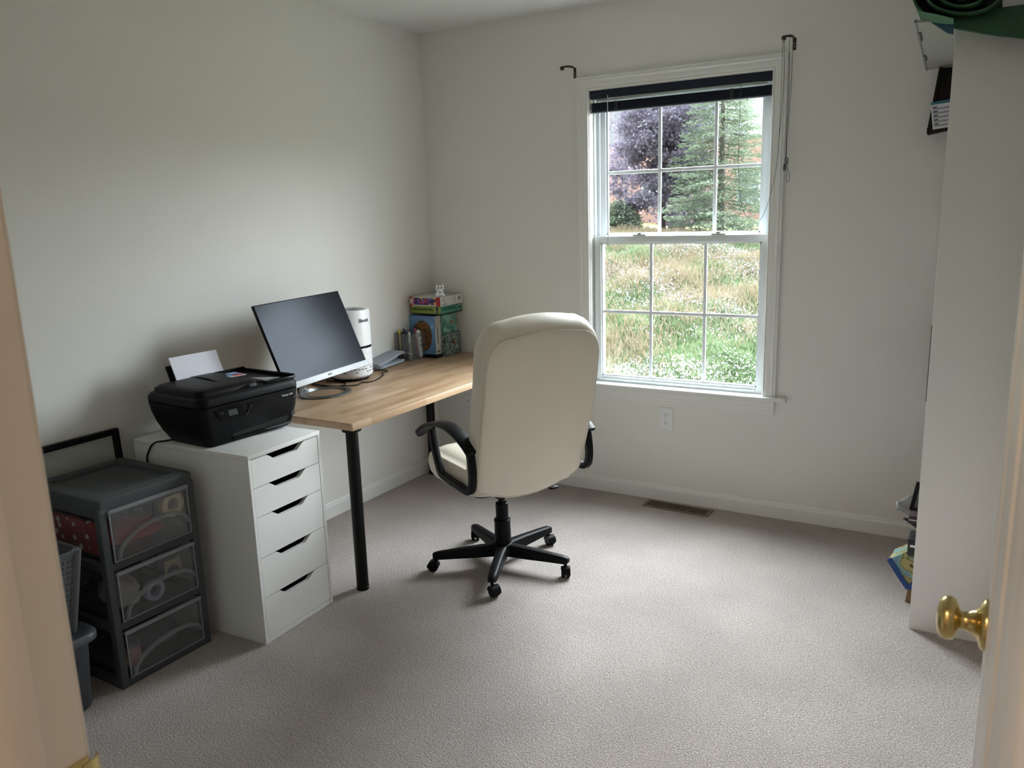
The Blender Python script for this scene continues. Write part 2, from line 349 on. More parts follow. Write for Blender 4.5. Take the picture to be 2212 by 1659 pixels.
# leaf lies local y 0..LW, x 0..T ; visible face x=0
box(bm,(.004,0,.012),(T-.004,LW,2.03))
zs=[.012,.24,.80,.95,1.55,1.66,1.90,2.03]; ys=[0,.115,.335,.422,.642,LW]
for a,b in ((0,.115),(.335,.422),(.642,LW)): box(bm,(0,a,.012),(T,b,2.03),.0008)
for a,b in ((.012,.24),(.80,.95),(1.55,1.66),(1.90,2.03)): box(bm,(.0002,.11,a),(T-.0002,.65,b),.0008)
for ya,yb in ((.115,.335),(.422,.642)):
    for za,zb in ((.24,.80),(.95,1.55),(1.66,1.90)): box(bm,(.0015,ya+.035,za+.035),(T-.0015,yb-.035,zb-.035),.006,2)
obj('door_leaf',bm,'door',d1,smooth=30)
bm=NB(); kz=.95; ky=LW-.058
lathe(bm,[(.0325,0),(.0325,-.003),(.030,-.006),(.022,-.009),(.0165,-.013),(.015,-.017),(.0125,-.020),(.0115,-.026),(.013,-.030),(.020,-.0325),(.0262,-.036),(.0282,-.042),(.0268,-.049),(.022,-.0535),(.012,-.056),(.0001,-.057)],36,(0,ky,kz),'x'); obj('door_knob',bm,'brass',d1,smooth=50)
bm=NB(); lathe(bm,[(.0325,T),(.0325,T+.003),(.030,T+.006),(.0165,T+.013),(.012,T+.020),(.0115,T+.030),(.020,T+.0385),(.028,T+.050),(.022,T+.0615),(.0001,T+.065)],36,(0,ky,kz),'x'); obj('door_knob',bm,'brass',d1,smooth=50)
boxo('latch_plate',(.006,LW-.0005,kz-.028),(.029,LW+.0015,kz+.028),'brass',d1,bev=.0005)
for z in (.2,1.05,1.85):
    bm=NB(); lathe(bm,[(.006,z-.045),(.006,z+.045)],12,(T+.004,-.006,0)); obj('hinge',bm,'brass',d1,smooth=40)

# ---- window
wn=struct(bpy.data.objects.new('window_1',None)); COL.objects.link(wn)
CW=.062
def casing_frame(bm):
    P=[(0,0),(0,.009),(.07,.012),(.12,.009),(.17,.012),(.34,.014),(.60,.014),(.66,.018),(.78,.019),(.84,.015),(.93,.017),(1,.016),(1,0)]
    xi0,xi1,zi=WX0+.004,WX1-.004,WZ1-.004
    rings=[]
    for a,b in P:
        w_=a*CW; rings.append([(xi0-w_,-b,WZ0+.016),(xi0-w_,-b,zi+w_),(xi1+w_,-b,zi+w_),(xi1+w_,-b,WZ0+.016)])
    V=[[bm.verts.new(p) for p in r] for r in rings]
    for a,b in zip(V,V[1:]):
        for i in range(3): bm.faces.new((a[i],a[i+1],b[i+1],b[i]))
    bm.faces.new([r[0] for r in V]); bm.faces.new([r[3] for r in V])
bm=NB(); casing_frame(bm); obj('casing',bm,'trim',wn)
bm=NB(); 
for a,b in (((WX0,.0,WZ0),(WX0+.008,.045,WZ1)),((WX1-.008,0,WZ0),(WX1,.045,WZ1)),((WX0,0,WZ1-.008),(WX1,.045,WZ1))): box(bm,a,b)
obj('jamb_liner',bm,'trim',wn)
bm=NB(); poly=[(.030,.578),(-.026,.578),(-.031,.582),(-.033,.588),(-.031,.594),(-.026,.598),(.030,.598)]
prism(bm,poly,WX1-WX0+.216,'x',WX0-.108); obj('window_stool',bm,'trim',wn)
bm=NB(); box(bm,(WX0,.0,.574),(WX1,.12,.594)); obj('sill',bm,'vinyl',wn)
bm=NB(); pa=[(0,.578),(-.018,.578),(-.019,.569),(-.015,.566),(-.015,.548),(-.012,.545),(-.012,.530),(-.009,.527),(-.008,.512),(0,.510)]
prism(bm,pa,WX1-WX0+.118,'x',WX0-.064); obj('apron',bm,'trim',wn)
bm=NB()   # outer vinyl frame with tracks
for x0,x1 in ((WX0+.008,WX0+.03),(WX1-.03,WX1-.008)):
    box(bm,(x0,.070,WZ0+.01),(x1,.078,WZ1-.008),.001); box(bm,(x0,.118,WZ0+.01),(x1,.135,WZ1-.008),.001)
    xo=x0 if x0<1.4 else x1-.008
    box(bm,(xo,.045,WZ0+.01),(xo+.008,.135,WZ1-.008))
box(bm,(WX0+.008,.045,WZ1-.03),(WX1-.008,.135,WZ1-.008)); box(bm,(WX0+.008,.03,WZ0+.014),(WX1-.008,.135,.600),.001)
obj('window_frame',bm,'vinyl',wn,smooth=30)
def sash(name,x0,x1,z0,z1,y0,y1,rl,rb,rt,vx,hz):
    bm=NB(); 
    box(bm,(x0,y0,z0),(x0+rl,y1,z1),.003); box(bm,(x1-rl,y0,z0),(x1,y1,z1),.003)
    box(bm,(x0+rl*.9,y0+.0005,z0),(x1-rl*.9,y1-.0005,z0+rb),.003); box(bm,(x0+rl*.9,y0+.0005,z1-rt),(x1-rl*.9,y1-.0005,z1),.003)
    # inner glazing bead step
    b=.007
    for A,B in (((x0+rl-.001,y0+.007,z0+rb-.001),(x0+rl+b,y1-.007,z1-rt+.001)),((x1-rl-b,y0+.007,z0+rb-.001),(x1-rl+.001,y1-.007,z1-rt+.001)),((x0+rl,y0+.007,z0+rb-.001),(x1-rl,y1-.007,z0+rb+b)),((x0+rl,y0+.007,z1-rt-b),(x1-rl,y1-.007,z1-rt+.001))): box(bm,A,B,.001)
    o=obj(name,bm,'vinyl',wn,smooth=30); yc=(y0+y1)/2
    boxo('pane',(x0+rl,yc-.002,z0+rb),(x1-rl,yc+.002,z1-rt),'glass',o)
    bm=NB()
    for x in vx: box(bm,(x-.0085,yc-.006,z0+rb),(x+.0085,yc+.006,z1-rt),.004)
    for z in hz: box(bm,(x0+rl,yc-.0055,z-.0085),(x1-rl,yc+.0055,z+.0085),.004)
    obj('muntin',bm,'vinyl',o,smooth=40); return o
lo=sash('lower_sash',WX0+.018,WX1-.008,.598,1.352,.032,.066,.033,.030,.034,(1.322,1.598),(.967,))
up_=sash('upper_sash',WX0+.030,WX1-.030,1.325,WZ1-.026,.080,.114,.030,.034,.030,(1.345,1.622),(1.665,))
boxo('finger_rail',(WX0+.06,.024,.610),(WX1-.05,.033,.615),'vinyl',lo,bev=.001)
boxo('tilt_latch',(WX0+.03,.064,1.352),(WX0+.07,.074,1.358),'vinyl',lo,bev=.001)
for x in (1.262,1.660):
    bm=NB(); box(bm,(x-.034,.034,1.352),(x+.034,.060,1.359),.002); lathe(bm,[(.014,0),(.014,.008),(.010,.012)],20,(x-.004,.052,1.358)); box(bm,(x-.006,.030,1.364),(x+.036,.040,1.368),.0015)
    obj('sash_lock',bm,mat('lock_metal_%d'%(x*10),(.45,.46,.46),.4,metal=.4),wn,smooth=35)
# ---- blind raised to the top of the window
bl=thing('venetian_blind','dark navy metal mini blind pulled up to the top of the window','blind',((WX0+WX1)/2,.022,2.058))
W2=(WX1-WX0)/2-.011
boxo('headrail',(-W2,-.019,-.040),(W2,.010,0),'navy',bl,bev=.002)
bm=NB(); 
for k in range(22):
    z=-.0585-k*.0019; y=-.014+.002*math.sin(k*2.1)
    tube(bm,[(-W2+.003,0,z),(W2-.003,0,z)],.01,sect=[(y,-.0009),(y+.0115,.0005),(y+.023,-.0009),(y+.023,.0005),(y+.0115,.0019),(y,.0005)],upv=(0,1,0))
obj('slat_stack',bm,'navy',bl)
boxo('bottom_rail',(-W2+.002,-.015,-.1055),(W2-.002,.010,-.099),mat('pale_navy_rail',(.10,.12,.18),.35),bl,bev=.002)
bm=NB(); tube(bm,[(-W2+.04,-.0235,-.049),(W2-.02,-.0235,-.049)],.0045,12); obj('tilt_rod',bm,mat('pale_metal_rod',(.42,.48,.48),.35,metal=.3),bl,smooth=True)
for x in (-W2+.14,W2-.175):
    bm=NB(); 
    for dx in (-.006,.006): tube(bm,[(x+dx,-.021,-.03),(x+dx,-.0215,-.105)],.0008,6)
    for k in range(9): tube(bm,[(x-.006,-.0215,-.058-k*.005),(x+.007,-.023,-.060-k*.005)],.0013,6)
    obj('ladder_cord',bm,'cord',bl)
bm=NB(); x=-W2+.098; tube(bm,[(x,-.026,-.028),(x,-.027,-.06),(x+.001,-.030,-.40),(x+.001,-.030,-.755)],.0022,8); obj('tilt_wand',bm,mat('clear_wand',(.55,.60,.63),.3),bl,smooth=True)
# brackets
def bracket(x,z,label,flip=1):
    t=thing('curtain_rod_bracket',label,'bracket',(x,0,z),0,'curtain rod brackets')
    bm=NB(); box(bm,(-.006,-.0025,-.028),(.008,0,.022),.001); tube(bm,smoothp([(0,-.002,.016),(0,-.02,.022),(-.004,-.045,.022),(-.014,-.07,.020),(-.026,-.085,.016)],5),.01,sect=[(-.0045,-.0015),(.0045,-.0015),(.0045,.0015),(-.0045,.0015)],upv=(0,0,1)); obj('bracket_arm',bm,'bronze',t)
    bm=NB(); lathe(bm,[(.0075,0),(.0105,.004),(.0105,.012),(.0075,.016)],14,(-.034,-.088,.010),'x'); obj('rod_cup',bm,'bronze',t,smooth=40)
    bm=NB()
    for zz in (-.014,-.001): lathe(bm,[(.0032,0),(.0026,-.002),(.0001,-.0026)],10,(.001,-.0024,zz),'y')
    obj('screw',bm,mat('screw_steel',(.3,.3,.3),.4,metal=.8),t,smooth=True); return t
bracket(.935,2.153,'bronze curtain rod bracket bare on the wall, above the top left corner of window')
bracket(1.982,2.158,'bronze curtain rod bracket draped with blind cords, above the top right corner of window')
# cords
c1=thing('blind_cord','thin grey lift cord looping from blind up over right bracket to a tassel','cord',(1.978,-.03,2.17),0)
def cordo(name,pts,par,r=.0011,m='cord'):
    bm=NB(); tube(bm,smoothp(pts,8),r,6); return obj(name,bm,m,par,smooth=True)
cordo('cord',[(-.028,-.05,.0),(-.026,-.05,-.20),(-.034,-.035,-.47),(-.058,-.02,-.62),(-.095,-.012,-.735),(-.135,-.004,-.76),(-.190,0,-.70),(-.215,.004,-.52),(-.217,.012,-.30),(-.217,.019,-.155)],c1)
cordo('cord',[(-.022,-.05,.004),(-.018,-.05,-.2),(-.034,-.035,-.46)],c1)
cordo('cord',[(-.004,-.03,.0),(.0,-.03,-.20),(-.004,-.02,-.41)],c1)
cordo('cord',[(.010,-.03,-.01),(.010,-.03,-.20),(-.002,-.02,-.41)],c1)
cordo('cord',[(-.024,-.05,-.02),(-.014,-.045,.006),(.004,-.03,.012),(.010,-.03,-.01)],c1)
cordo('cord',[(-.003,-.02,-.41),(-.002,-.018,-.49)],c1,.0022)
bm=NB()
for k in range(3):
    a=k*2.1; tube(bm,smoothp([(-.002,-.018,-.485),(.008*math.cos(a),-.020+.005*math.sin(a),-.50),(-.008*math.cos(a),-.016,-.513),(-.002,-.02,-.520)],6),.0024,6)
obj('cord_knot',bm,'cord',c1,smooth=True)
bm=NB(); lathe(bm,[(.003,0),(.0065,-.01),(.007,-.028),(.006,-.03)],12,(-.008,-.018,-.512)); obj('tassel',bm,mat('slate_tassel',(.07,.085,.11),.5),c1,smooth=40)
cordo('cord',[(0,-.018,-.515),(.004,-.018,-.55),(.001,-.018,-.585),(.012,-.018,-.59),(.016,-.018,-.565),(.004,-.018,-.525)],c1)
# outlets & vent
def outlet(x,z,label,hidden=False):
    t=thing('wall_outlet',label,'outlet',(x,0,z),0,'wall outlets')
    boxo('cover_plate',(-.036,-.0055,-.0585),(.036,0,.0585),'white',t,bev=.003)
    for s in (-1,1):
        bm=NB(); P=rrect(.034,.028,.010); prism(bm,[(a,b+s*.0195) for a,b in P],-.002,'y',-.0055); r_=obj('receptacle',bm,'white',t,smooth=30)
        bm=NB(); box(bm,(-.0075,-.0082,s*.0195-.002),(-.0055,-.0074,s*.0195+.006)); box(bm,(.0055,-.0082,s*.0195-.001),(.0075,-.0074,s*.0195+.005)); lathe(bm,[(.0022,-.0074),(.0022,-.0082)],10,(0,0,s*.0195-.007),'y'); obj('slot',bm,'dark',r_)
    bm=NB(); lathe(bm,[(.003,-.0055),(.002,-.007)],10,(0,0,0),'y'); obj('screw',bm,'whitem',t)
outlet(1.425,.436,'white duplex wall outlet under the window')
outlet(.223,.40,'white duplex wall outlet under the far end of the desk',)
vt=thing('floor_vent','brown slotted metal floor vent in carpet under the window','floor vent',(1.52,-.088,0.001),-.03)
bm=NB(); 
box(bm,(-.172,-.045,0),(.172,-.034,.005),.001); box(bm,(-.172,.034,0),(.172,.045,.005),.001); box(bm,(-.172,-.0345,0),(-.155,.0345,.005),.001); box(bm,(.155,-.0345,0),(.172,.0345,.005),.001); box(bm,(-.155,-.002,0),(.155,.002,.0045))
for k in range(33): x=-.150+k*.0094; box(bm,(x-.0015,-.034,.0005),(x+.0015,.034,.0042))
obj('grille',bm,'vent',vt); boxo('duct',(-.155,-.034,-.0005),(.155,.034,.0004),'dark',vt)
# hallway lamp
hl=thing('ceiling_light','round white glass ceiling light in the hallway behind the camera','ceiling light',(2.2,-4.25,CH))
bm=NB(); lathe(bm,[(.14,0),(.14,-.02),(.13,-.025)],32); obj('lamp_base',bm,'white',hl,smooth=40)
bm=NB(); lathe(bm,[(.125,-.025),(.12,-.06),(.09,-.085),(.04,-.098),(.001,-.10)],32); obj('lamp_shade',bm,mat('lit_glass_shade',(.9,.85,.75),.4,emit=('ffdfc2',50.0)),hl,smooth=True)
# ================================================================ OUTDOORS
rng=np.random.default_rng(5)
def hz(x,y):   # ground height outside
    t=np.clip((y-4.5)/13.5,0,1); base=-1.75+2.42*(t*t*(3-2*t)*.45+t*.55)
    return base+.10*np.sin(x*.9+y*.4)+.05*np.sin(x*2.3-y*1.7)+.03*np.sin(x*5+y*4.1)+np.where(y>18,(y-18)*.012,0)
nx,ny=90,90; X=np.linspace(-34,26,nx); Y=.4+ (np.linspace(0,1,ny)**1.4)*60
bm=NB(); G=[[bm.verts.new((x,y,float(hz(x,y)))) for x in X] for y in Y]
for j in range(ny-1):
    for i in range(nx-1): bm.faces.new((G[j][i],G[j][i+1],G[j+1][i+1],G[j+1][i]))
OUT=1.85   # reflectance level of the plants outside
def outc(c): return tuple(k*OUT for k in c)
def ground_mat():
    m=bpy.data.materials.new('meadow_bank'); m.use_nodes=True; t=m.node_tree; b=t.nodes['Principled BSDF']; b.inputs['Roughness'].default_value=1; b.inputs['Specular IOR Level'].default_value=0
    co=nn(m,'ShaderNodeTexCoord'); n=nn(m,'ShaderNodeTexNoise',Scale=.55,Detail=6.,Roughness=.7); t.links.new(co.outputs['Object'],n.inputs['Vector'])
    r=nn(m,'ShaderNodeValToRGB'); e=r.color_ramp.elements; e[0].position=.36; e[0].color=outc((.05,.066,.03))+(1,); e[1].position=.66; e[1].color=outc((.125,.088,.050))+(1,)
    k=e.new(.5); k.color=outc((.09,.085,.045))+(1,)
    t.links.new(n.outputs[0],r.inputs[0]); t.links.new(r.outputs[0],b.inputs['Base Color']); return m
g_=obj('ground_bank',bm,ground_mat(),smooth=True); struct(g_)
def leafmat(name,c1,c2,scale=1.2,tl=.25):
    m=bpy.data.materials.new(name); m.use_nodes=True; t=m.node_tree; t.nodes.clear()
    o=nn(m,'ShaderNodeOutputMaterial'); co=nn(m,'ShaderNodeTexCoord'); n=nn(m,'ShaderNodeTexNoise',Scale=scale,Detail=5.,Roughness=.75); t.links.new(co.outputs['Object'],n.inputs['Vector'])
    r=nn(m,'ShaderNodeValToRGB'); e=r.color_ramp.elements; e[0].position=.35; e[0].color=outc(c1)+(1,); e[1].position=.65; e[1].color=outc(c2)+(1,); t.links.new(n.outputs[0],r.inputs[0])
    d=nn(m,'ShaderNodeBsdfDiffuse'); tr=nn(m,'ShaderNodeBsdfTranslucent'); mx=nn(m,'ShaderNodeMixShader'); mx.inputs[0].default_value=tl
    t.links.new(r.outputs[0],d.inputs[0]); t.links.new(r.outputs[0],tr.inputs[0]); t.links.new(d.outputs[0],mx.inputs[1]); t.links.new(tr.outputs[0],mx.inputs[2]); t.links.new(mx.outputs[0],o.inputs[0]); return m
def quads(P,size,dirs=None,asp=.5):
    n=len(P); a=rng.normal(size=(n,3)) if dirs is None else dirs; a/=np.linalg.norm(a,axis=1,keepdims=True)
    b=np.cross(a,rng.normal(size=(n,3))); b/=np.linalg.norm(b,axis=1,keepdims=True)+1e-9
    s=(np.full(n,size) if np.isscalar(size) else size)[:,None]*rng.uniform(.6,1.2,(n,1))
    V=np.stack([P-a*s,P+b*s*asp,P+a*s,P-b*s*asp],1); return V.reshape(-1,3)
# visible wedge of the bank (a bit wider than the window sees)
def bank_pts(n,y0=4.6,y1=19.5):
    y=y0+(y1-y0)*rng.random(n)**.9; k=(y+3.8)/3.85; xa=2.78-1.95*k; xb=2.78-.70*k
    x=xa+(xb-xa)*rng.random(n); return x,y
def fbm(x,y,s):
    v=0
    for q,(f,a) in enumerate(((1,1),(2.1,.5),(4.3,.3))): v=v+a*np.sin(x*f*s+1.7*q+2*np.sin(y*f*s*.7+q))*np.cos(y*f*s*1.1-q*2+1.5*np.sin(x*f*s*.6))
    return v
def blades(name,n,sel,hgt,wd,m,label,cat,y0=4.6):
    x,y=bank_pts(n,y0); k=sel(x,y); x,y=x[k],y[k]; z=hz(x,y); n=len(x)
    base=np.stack([x,y,z],1); a=rng.uniform(0,2*PI,n); w_=np.stack([np.cos(a),np.sin(a),0*a],1)*wd
    h=hgt*rng.uniform(.5,1.3,n); tip=base+np.stack([rng.normal(0,.35,n)*h,rng.normal(0,.35,n)*h,h],1)
    V=np.stack([base-w_,base+w_,tip],1).reshape(-1,3); o=npmesh(name,V,3,m); tag(o,label,cat); o['kind']='stuff'; return o
blades('dry_grass',100000,lambda x,y: fbm(x,y,.75)+(y-14)*.13+rng.normal(0,.55,len(x))>.15,.22,.016,leafmat('dry_grass',(.110,.084,.052),(.160,.138,.100),2.5),'tan dry grass growing in patches over the bank outside','grass')
blades('green_weeds',150000,lambda x,y: fbm(x,y,.75)+(y-14)*.13+rng.normal(0,.6,len(x))<.85,.13,.022,leafmat('green_weeds',(.052,.078,.036),(.108,.142,.078),2.5),'green low weeds covering the lower bank outside','plants')
x,y=bank_pts(60000,4.6,16.5); k=fbm(x+3,y-2,.8)+rng.normal(0,.55,len(x))+(9-y)*.04>.55; x,y=x[k],y[k]
V=quads(np.stack([x,y,hz(x,y)+rng.uniform(.06,.2,len(x))],1),.0175,asp=.8)
o=npmesh('clover_flowers',V,4,leafmat('clover_flowers',(.26,.22,.27),(.36,.33,.37),8.,.1)); tag(o,'tiny pale lilac flowers scattered over the green bank','flowers'); o['kind']='stuff'
def trunk(name,x,y,z0,z1,r,m,par,lx=0,branches=0,seed=0):
    rr=random.Random(seed); bm=NB(); tube(bm,[(x,y,z0-.2),(x+.02,y,z0+(z1-z0)*.4),(x+lx,y,z1)],[r,r*.7,r*.15],10)
    for k in range(branches):
        t=.25+.6*k/branches; a=rr.uniform(0,2*PI); z=z0+(z1-z0)*t; L=(z1-z0)*.42*(1-t*.5)
        tube(bm,smoothp([(x,y,z),(x+math.cos(a)*L*.5,y+math.sin(a)*L*.5,z+L*.35),(x+math.cos(a)*L*.8,y+math.sin(a)*L*.8,z+L*.8)],3),[r*.4,r*.35,r*.3,r*.25,r*.2,r*.15,r*.1][:7],6)
    return obj('trunk',bm,m,par,smooth=True)
bark=mat('dark_bark',outc((.06,.05,.05)),.9,noise=.2,nscale=10)
purple=leafmat('purple_leaves',(.085,.076,.102),(.158,.143,.180),1.3,.3)  # leaf tones lightened: glare haze painted into the colour
def broad(cx,cy,cz,rx,ry,rz,n,label,seed,leaf=.062,m=purple):
    global rng; rng=np.random.default_rng(seed); z0=float(hz(np.array(cx),np.array(cy)))
    t=thing('purple_leaf_tree',label,'tree',(cx,cy,z0),0)
    NC=150; B=rng.normal(size=(NC,3)); B/=np.linalg.norm(B,axis=1,keepdims=True); B*=(rng.random((NC,1))**.5)*.97; B=B*[rx,ry,rz]
    i=rng.integers(0,NC,n); d=rng.normal(size=(n,3))*[1,1,.62]; R=rng.uniform(.10,.26,NC)
    P=B[i]+d*(R[i])[:,None]+[0,0,cz-z0]; npmesh('foliage',quads(P,leaf,asp=.62),4,m,t)
    trunk('trunk',0,0,0,cz-z0+rz*.7,.11,bark,t,branches=9,seed=seed); return t
broad(-6.35,21.3,3.4,2.05,1.6,2.8,38000,'dark purple leafed tree beyond the bank, left of the spruce',11)
broad(-2.6,25.0,4.3,1.3,1.3,2.2,12000,'purple leafed tree behind the right edge of the spruce',12)
spr=leafmat('spruce_needles',(.080,.100,.072),(.165,.200,.148),1.6,.15)  # needles lightened as well, haze put into their colour
def spruce(cx,cy,h,rb,n,label,seed,name='spruce_tree',z_lo=.1,m=None):
    global rng; rng=np.random.default_rng(seed); z0=float(hz(np.array(cx),np.array(cy)))
    t=thing(name,label,'tree',(cx,cy,z0),0)
    NBr=170; zt=z_lo+(h-z_lo-.1)*np.linspace(0,1,NBr)**.95; az=(np.arange(NBr)*2.39996+rng.normal(0,.3,NBr)); Lb=rb*(1-(zt/h))**.85*rng.uniform(.7,1.12,NBr)+.08
    wt=Lb**1.5; i=rng.choice(NBr,n,p=wt/wt.sum()); s=rng.random(n)**.75
    rad=s*Lb[i]; side=rng.normal(0,1,n)*(.10+.22*Lb[i]*(1-s)*.8+.05); zz=zt[i]-.32*rad+.18*rad**2/np.maximum(Lb[i],.3)+rng.normal(0,.035,n)
    c,sn=np.cos(az[i]),np.sin(az[i]); P=np.stack([c*rad-sn*side,sn*rad+c*side,zz],1)
    D=np.stack([c*.9-sn*np.sign(side)*.6,sn*.9+c*np.sign(side)*.6,rng.normal(0,.3,n)],1)
    npmesh('foliage',quads(P,.075,D,.22),4,m or spr,t)
    bm=NB(); tube(bm,[(0,0,-.2),(0,0,h*.5),(0,0,h*.98)],[.12,.07,.015],8)
    for k in range(0,NBr,2):
        L=float(Lb[k])*.85; a=float(az[k]); z=float(zt[k]); tube(bm,[(0,0,z),(math.cos(a)*L,math.sin(a)*L,z-.32*L+.15*L)],[.022,.006],4)
    obj('trunk',bm,bark,t,smooth=True); return t
spruce(-4.1,20.0,6.4,2.15,24000,'tall blue green spruce growing on top of the bank outside',21)
spruce(-7.5,20.5,1.15,1.1,7000,'low spreading evergreen shrub at the foot of the purple tree',22,'evergreen_shrub',.05)
# brick house
def brickmat():
    m=bpy.data.materials.new('red_brick_wall'); m.use_nodes=True; t=m.node_tree; b=t.nodes['Principled BSDF']; b.inputs['Roughness'].default_value=.95
    co=nn(m,'ShaderNodeTexCoord'); mp=nn(m,'ShaderNodeMapping'); mp.inputs['Rotation'].default_value=(PI/2,0,0); t.links.new(co.outputs['Object'],mp.inputs[0])
    br=nn(m,'ShaderNodeTexBrick'); t.links.new(mp.outputs[0],br.inputs['Vector']); br.inputs['Scale'].default_value=1; br.inputs['Brick Width'].default_value=.23; br.inputs['Row Height'].default_value=.08; br.inputs['Mortar Size'].default_value=.008
    br.inputs['Color1'].default_value=outc((.24,.14,.118))+(1,); br.inputs['Color2'].default_value=outc((.28,.165,.142))+(1,); br.inputs['Mortar'].default_value=outc((.30,.22,.20))+(1,)
    t.links.new(br.outputs[0],b.inputs['Base Color']); return m
hs=thing('brick_house','red brick house with white windows seen behind the trees','house',(-10,34,float(hz(np.array(-10.),np.array(34.)))-.1))
boxo('wall',(-9,0,0),(10.5,7,3.8),brickmat(),hs)
wt=mat('white_house_trim',outc((.34,.36,.38)),.6)
bm=NB(); prism(bm,[(-.05,3.8),(-.05,3.86),(7.05,3.86),(7.05,3.8)],20.3,'x',-9.4); obj('roof',bm,mat('brown_shingles',outc((.17,.105,.09)),.9,noise=.1),hs)
for x in (-5.5,-1.5,3.1,6.1,8.6):
    bm=NB()
    for a,b in (((x-.55,-.06,.9),(x-.45,.03,2.4)),((x+.45,-.06,.9),(x+.55,.03,2.4)),((x-.5,-.06,.9),(x+.5,.03,1.0)),((x-.5,-.06,2.3),(x+.5,.03,2.4)),((x-.5,-.05,1.6),(x+.5,.02,1.68)),((x-.03,-.05,.95),(x+.03,.02,2.35))): box(bm,a,b)
    o=obj('window',bm,wt,hs); boxo('pane',(x-.45,-.02,1.0),(x+.45,-.005,2.3),mat('house_pane',outc((.10,.13,.16)),.2),o)

# ================================================================ DRAWER UNIT
AX,AY,ATH=.6662,-2.0116,.0433
dr=thing('drawer_unit','white five drawer cabinet with curved cutout grips under the black printer','drawer unit',(AX,AY,0),ATH)
bm=NB(); D,Wd=.58,.36
for a,b in (((-D,0,0),(0,.014,.684)),((-D,Wd-.014,0),(0,Wd,.684)),((-D,.014,0),(-.002,Wd-.014,.018)),((-D,.014,.018),(-D+.006,Wd-.014,.684))): box(bm,a,b,.0006,1)
obj('cabinet_body',bm,'white_lam',dr); boxo('top_panel',(-D,0,.6845),(.0008,Wd,.700),'white_lam',dr,bev=.0008)
zb=[.6825,.579,.472,.322,.172,.0195]
for k in range(5):
    z1,z0=zb[k]-.0012,zb[k+1]+.0012; y0,y1=.0155,Wd-.0155; c=(y0+y1)/2
    dip=.024; pts=[(y0,z0),(y1,z0),(y1,z1)]
    S_=[]
    for q in range(13): t=q/12; S_.append((c+.098-.050*t, z1-dip*(t*t*(3-2*t))))
    for q in range(13): t=q/12; S_.append((c-.048-.050*t, z1-dip*(1-t*t*(3-2*t))))
    pts+=S_+[(y0,z1)]
    bm=NB(); prism(bm,pts,-.016,'x',-.001); o=obj('drawer',bm,'white_lam',dr)
    h=z1-z0
    bm=NB(); zt=z1-.030
    box(bm,(-.50,y0+.012,z0+.008),(-.018,y0+.020,zt)); box(bm,(-.50,y1-.020,z0+.008),(-.018,y1-.012,zt)); box(bm,(-.50,y0+.014,z0+.008),(-.018,y1-.014,z0+.012)); box(bm,(-.50,y0+.014,z0+.008),(-.492,y1-.014,zt))
    obj('drawer_box',bm,mat('drawer_inside_%d'%k,(.10,.10,.10),.7),o)

# ================================================================ DESK
DX,DY0,DY1,DZT=.727,-1.552,-.006,.709
dk=thing('desk','long wooden butcher block desk on black metal legs along the left wall','desk',(0,0,0))
boxo('tabletop',(.008,DY0,DZT-.030),(DX,DY1,DZT),'wood',dk,bev=.0025)
def dleg(x,y):
    bm=NB(); lathe(bm,[(.0245,0),(.026,.004),(.026,.012),(.0245,.014),(.0245,.665),(.038,.667),(.038,DZT-.030)],28,(x,y,0)); return obj('leg',bm,'blackm',dk,smooth=35)
for x,y in ((.680,-1.508),(.698,-.085),(.06,-1.50),(.06,-.16)): dleg(x,y)

# ================================================================ PRINTER
pr=thing('printer','black all in one inkjet printer with small screen on the white drawer unit','printer',(.332,-1.806,.700),-.05)
# local: +x front, y width; origin = base centre
def ring(z,x0,x1,hw,r): return [((x0+x1)/2+a,b,z) for a,b in rrect(x1-x0,2*hw,r,6)]
bm=NB(); loft(bm,[ring(.0,-.085,.138,.186,.03),ring(.004,-.092,.145,.192,.032),ring(.04,-.118,.154,.207,.035),ring(.08,-.142,.161,.217,.036),ring(.115,-.156,.164,.222,.036),ring(.146,-.163,.166,.2245,.036),ring(.148,-.160,.163,.222,.034)])
obj('body',bm,'blackp',pr,smooth=40)
bm=NB(); loft(bm,[ring(.1495,-.160,.163,.2225,.034),ring(.152,-.164,.167,.2255,.037),ring(.168,-.163,.166,.2245,.038),ring(.180,-.158,.160,.219,.040),ring(.184,-.150,.152,.211,.040)])
obj('scanner_lid',bm,'blackp',pr,smooth=50)
# document feeder hump and output well
bm=NB(); loft(bm,[[(a,b-.075,.182) for a,b in rrect(.285,.265,.03,5)],[(a,b-.075,.196) for a,b in rrect(.280,.262,.03,5)],[(a-.005,b-.075,.205) for a,b in rrect(.255,.245,.04,5)],[(a-.01,b-.075,.209) for a,b in rrect(.20,.20,.05,5)]])
obj('feeder_cover',bm,'blackp',pr,smooth=60)
bm=NB(); tube(bm,smoothp([(-.13,.0,.206),(-.05,-.005,.2115),(.05,-.02,.2095),(.118,-.035,.200),(.142,-.04,.184)],6),.004,sect=[(-.002,-.045),(.002,-.045),(.002,.045),(-.002,.045)],upv=(0,0,1)); obj('feeder_band',bm,'blackp',pr,smooth=40)
bm=NB(); 
for a,b in (((-.150,.208,.180),(.150,.2185,.198)),((-.150,.06,.180),(-.135,.21,.205)),((.138,.075,.180),(.152,.215,.192))): box(bm,a,b,.004)
obj('output_well',bm,'blackg',pr,smooth=40)
bm=NB(); prism(bm,[(.04,.093),(.139,.083),(.139,.15),(.10,.135)],.0012,'z',.1935); 
boxo('sticker',(-.045,.010,.2125),(.045,.074,.2132),'paper',pr); stk=pr.children[-1]; stk.rotation_euler=(0,0,-.15)
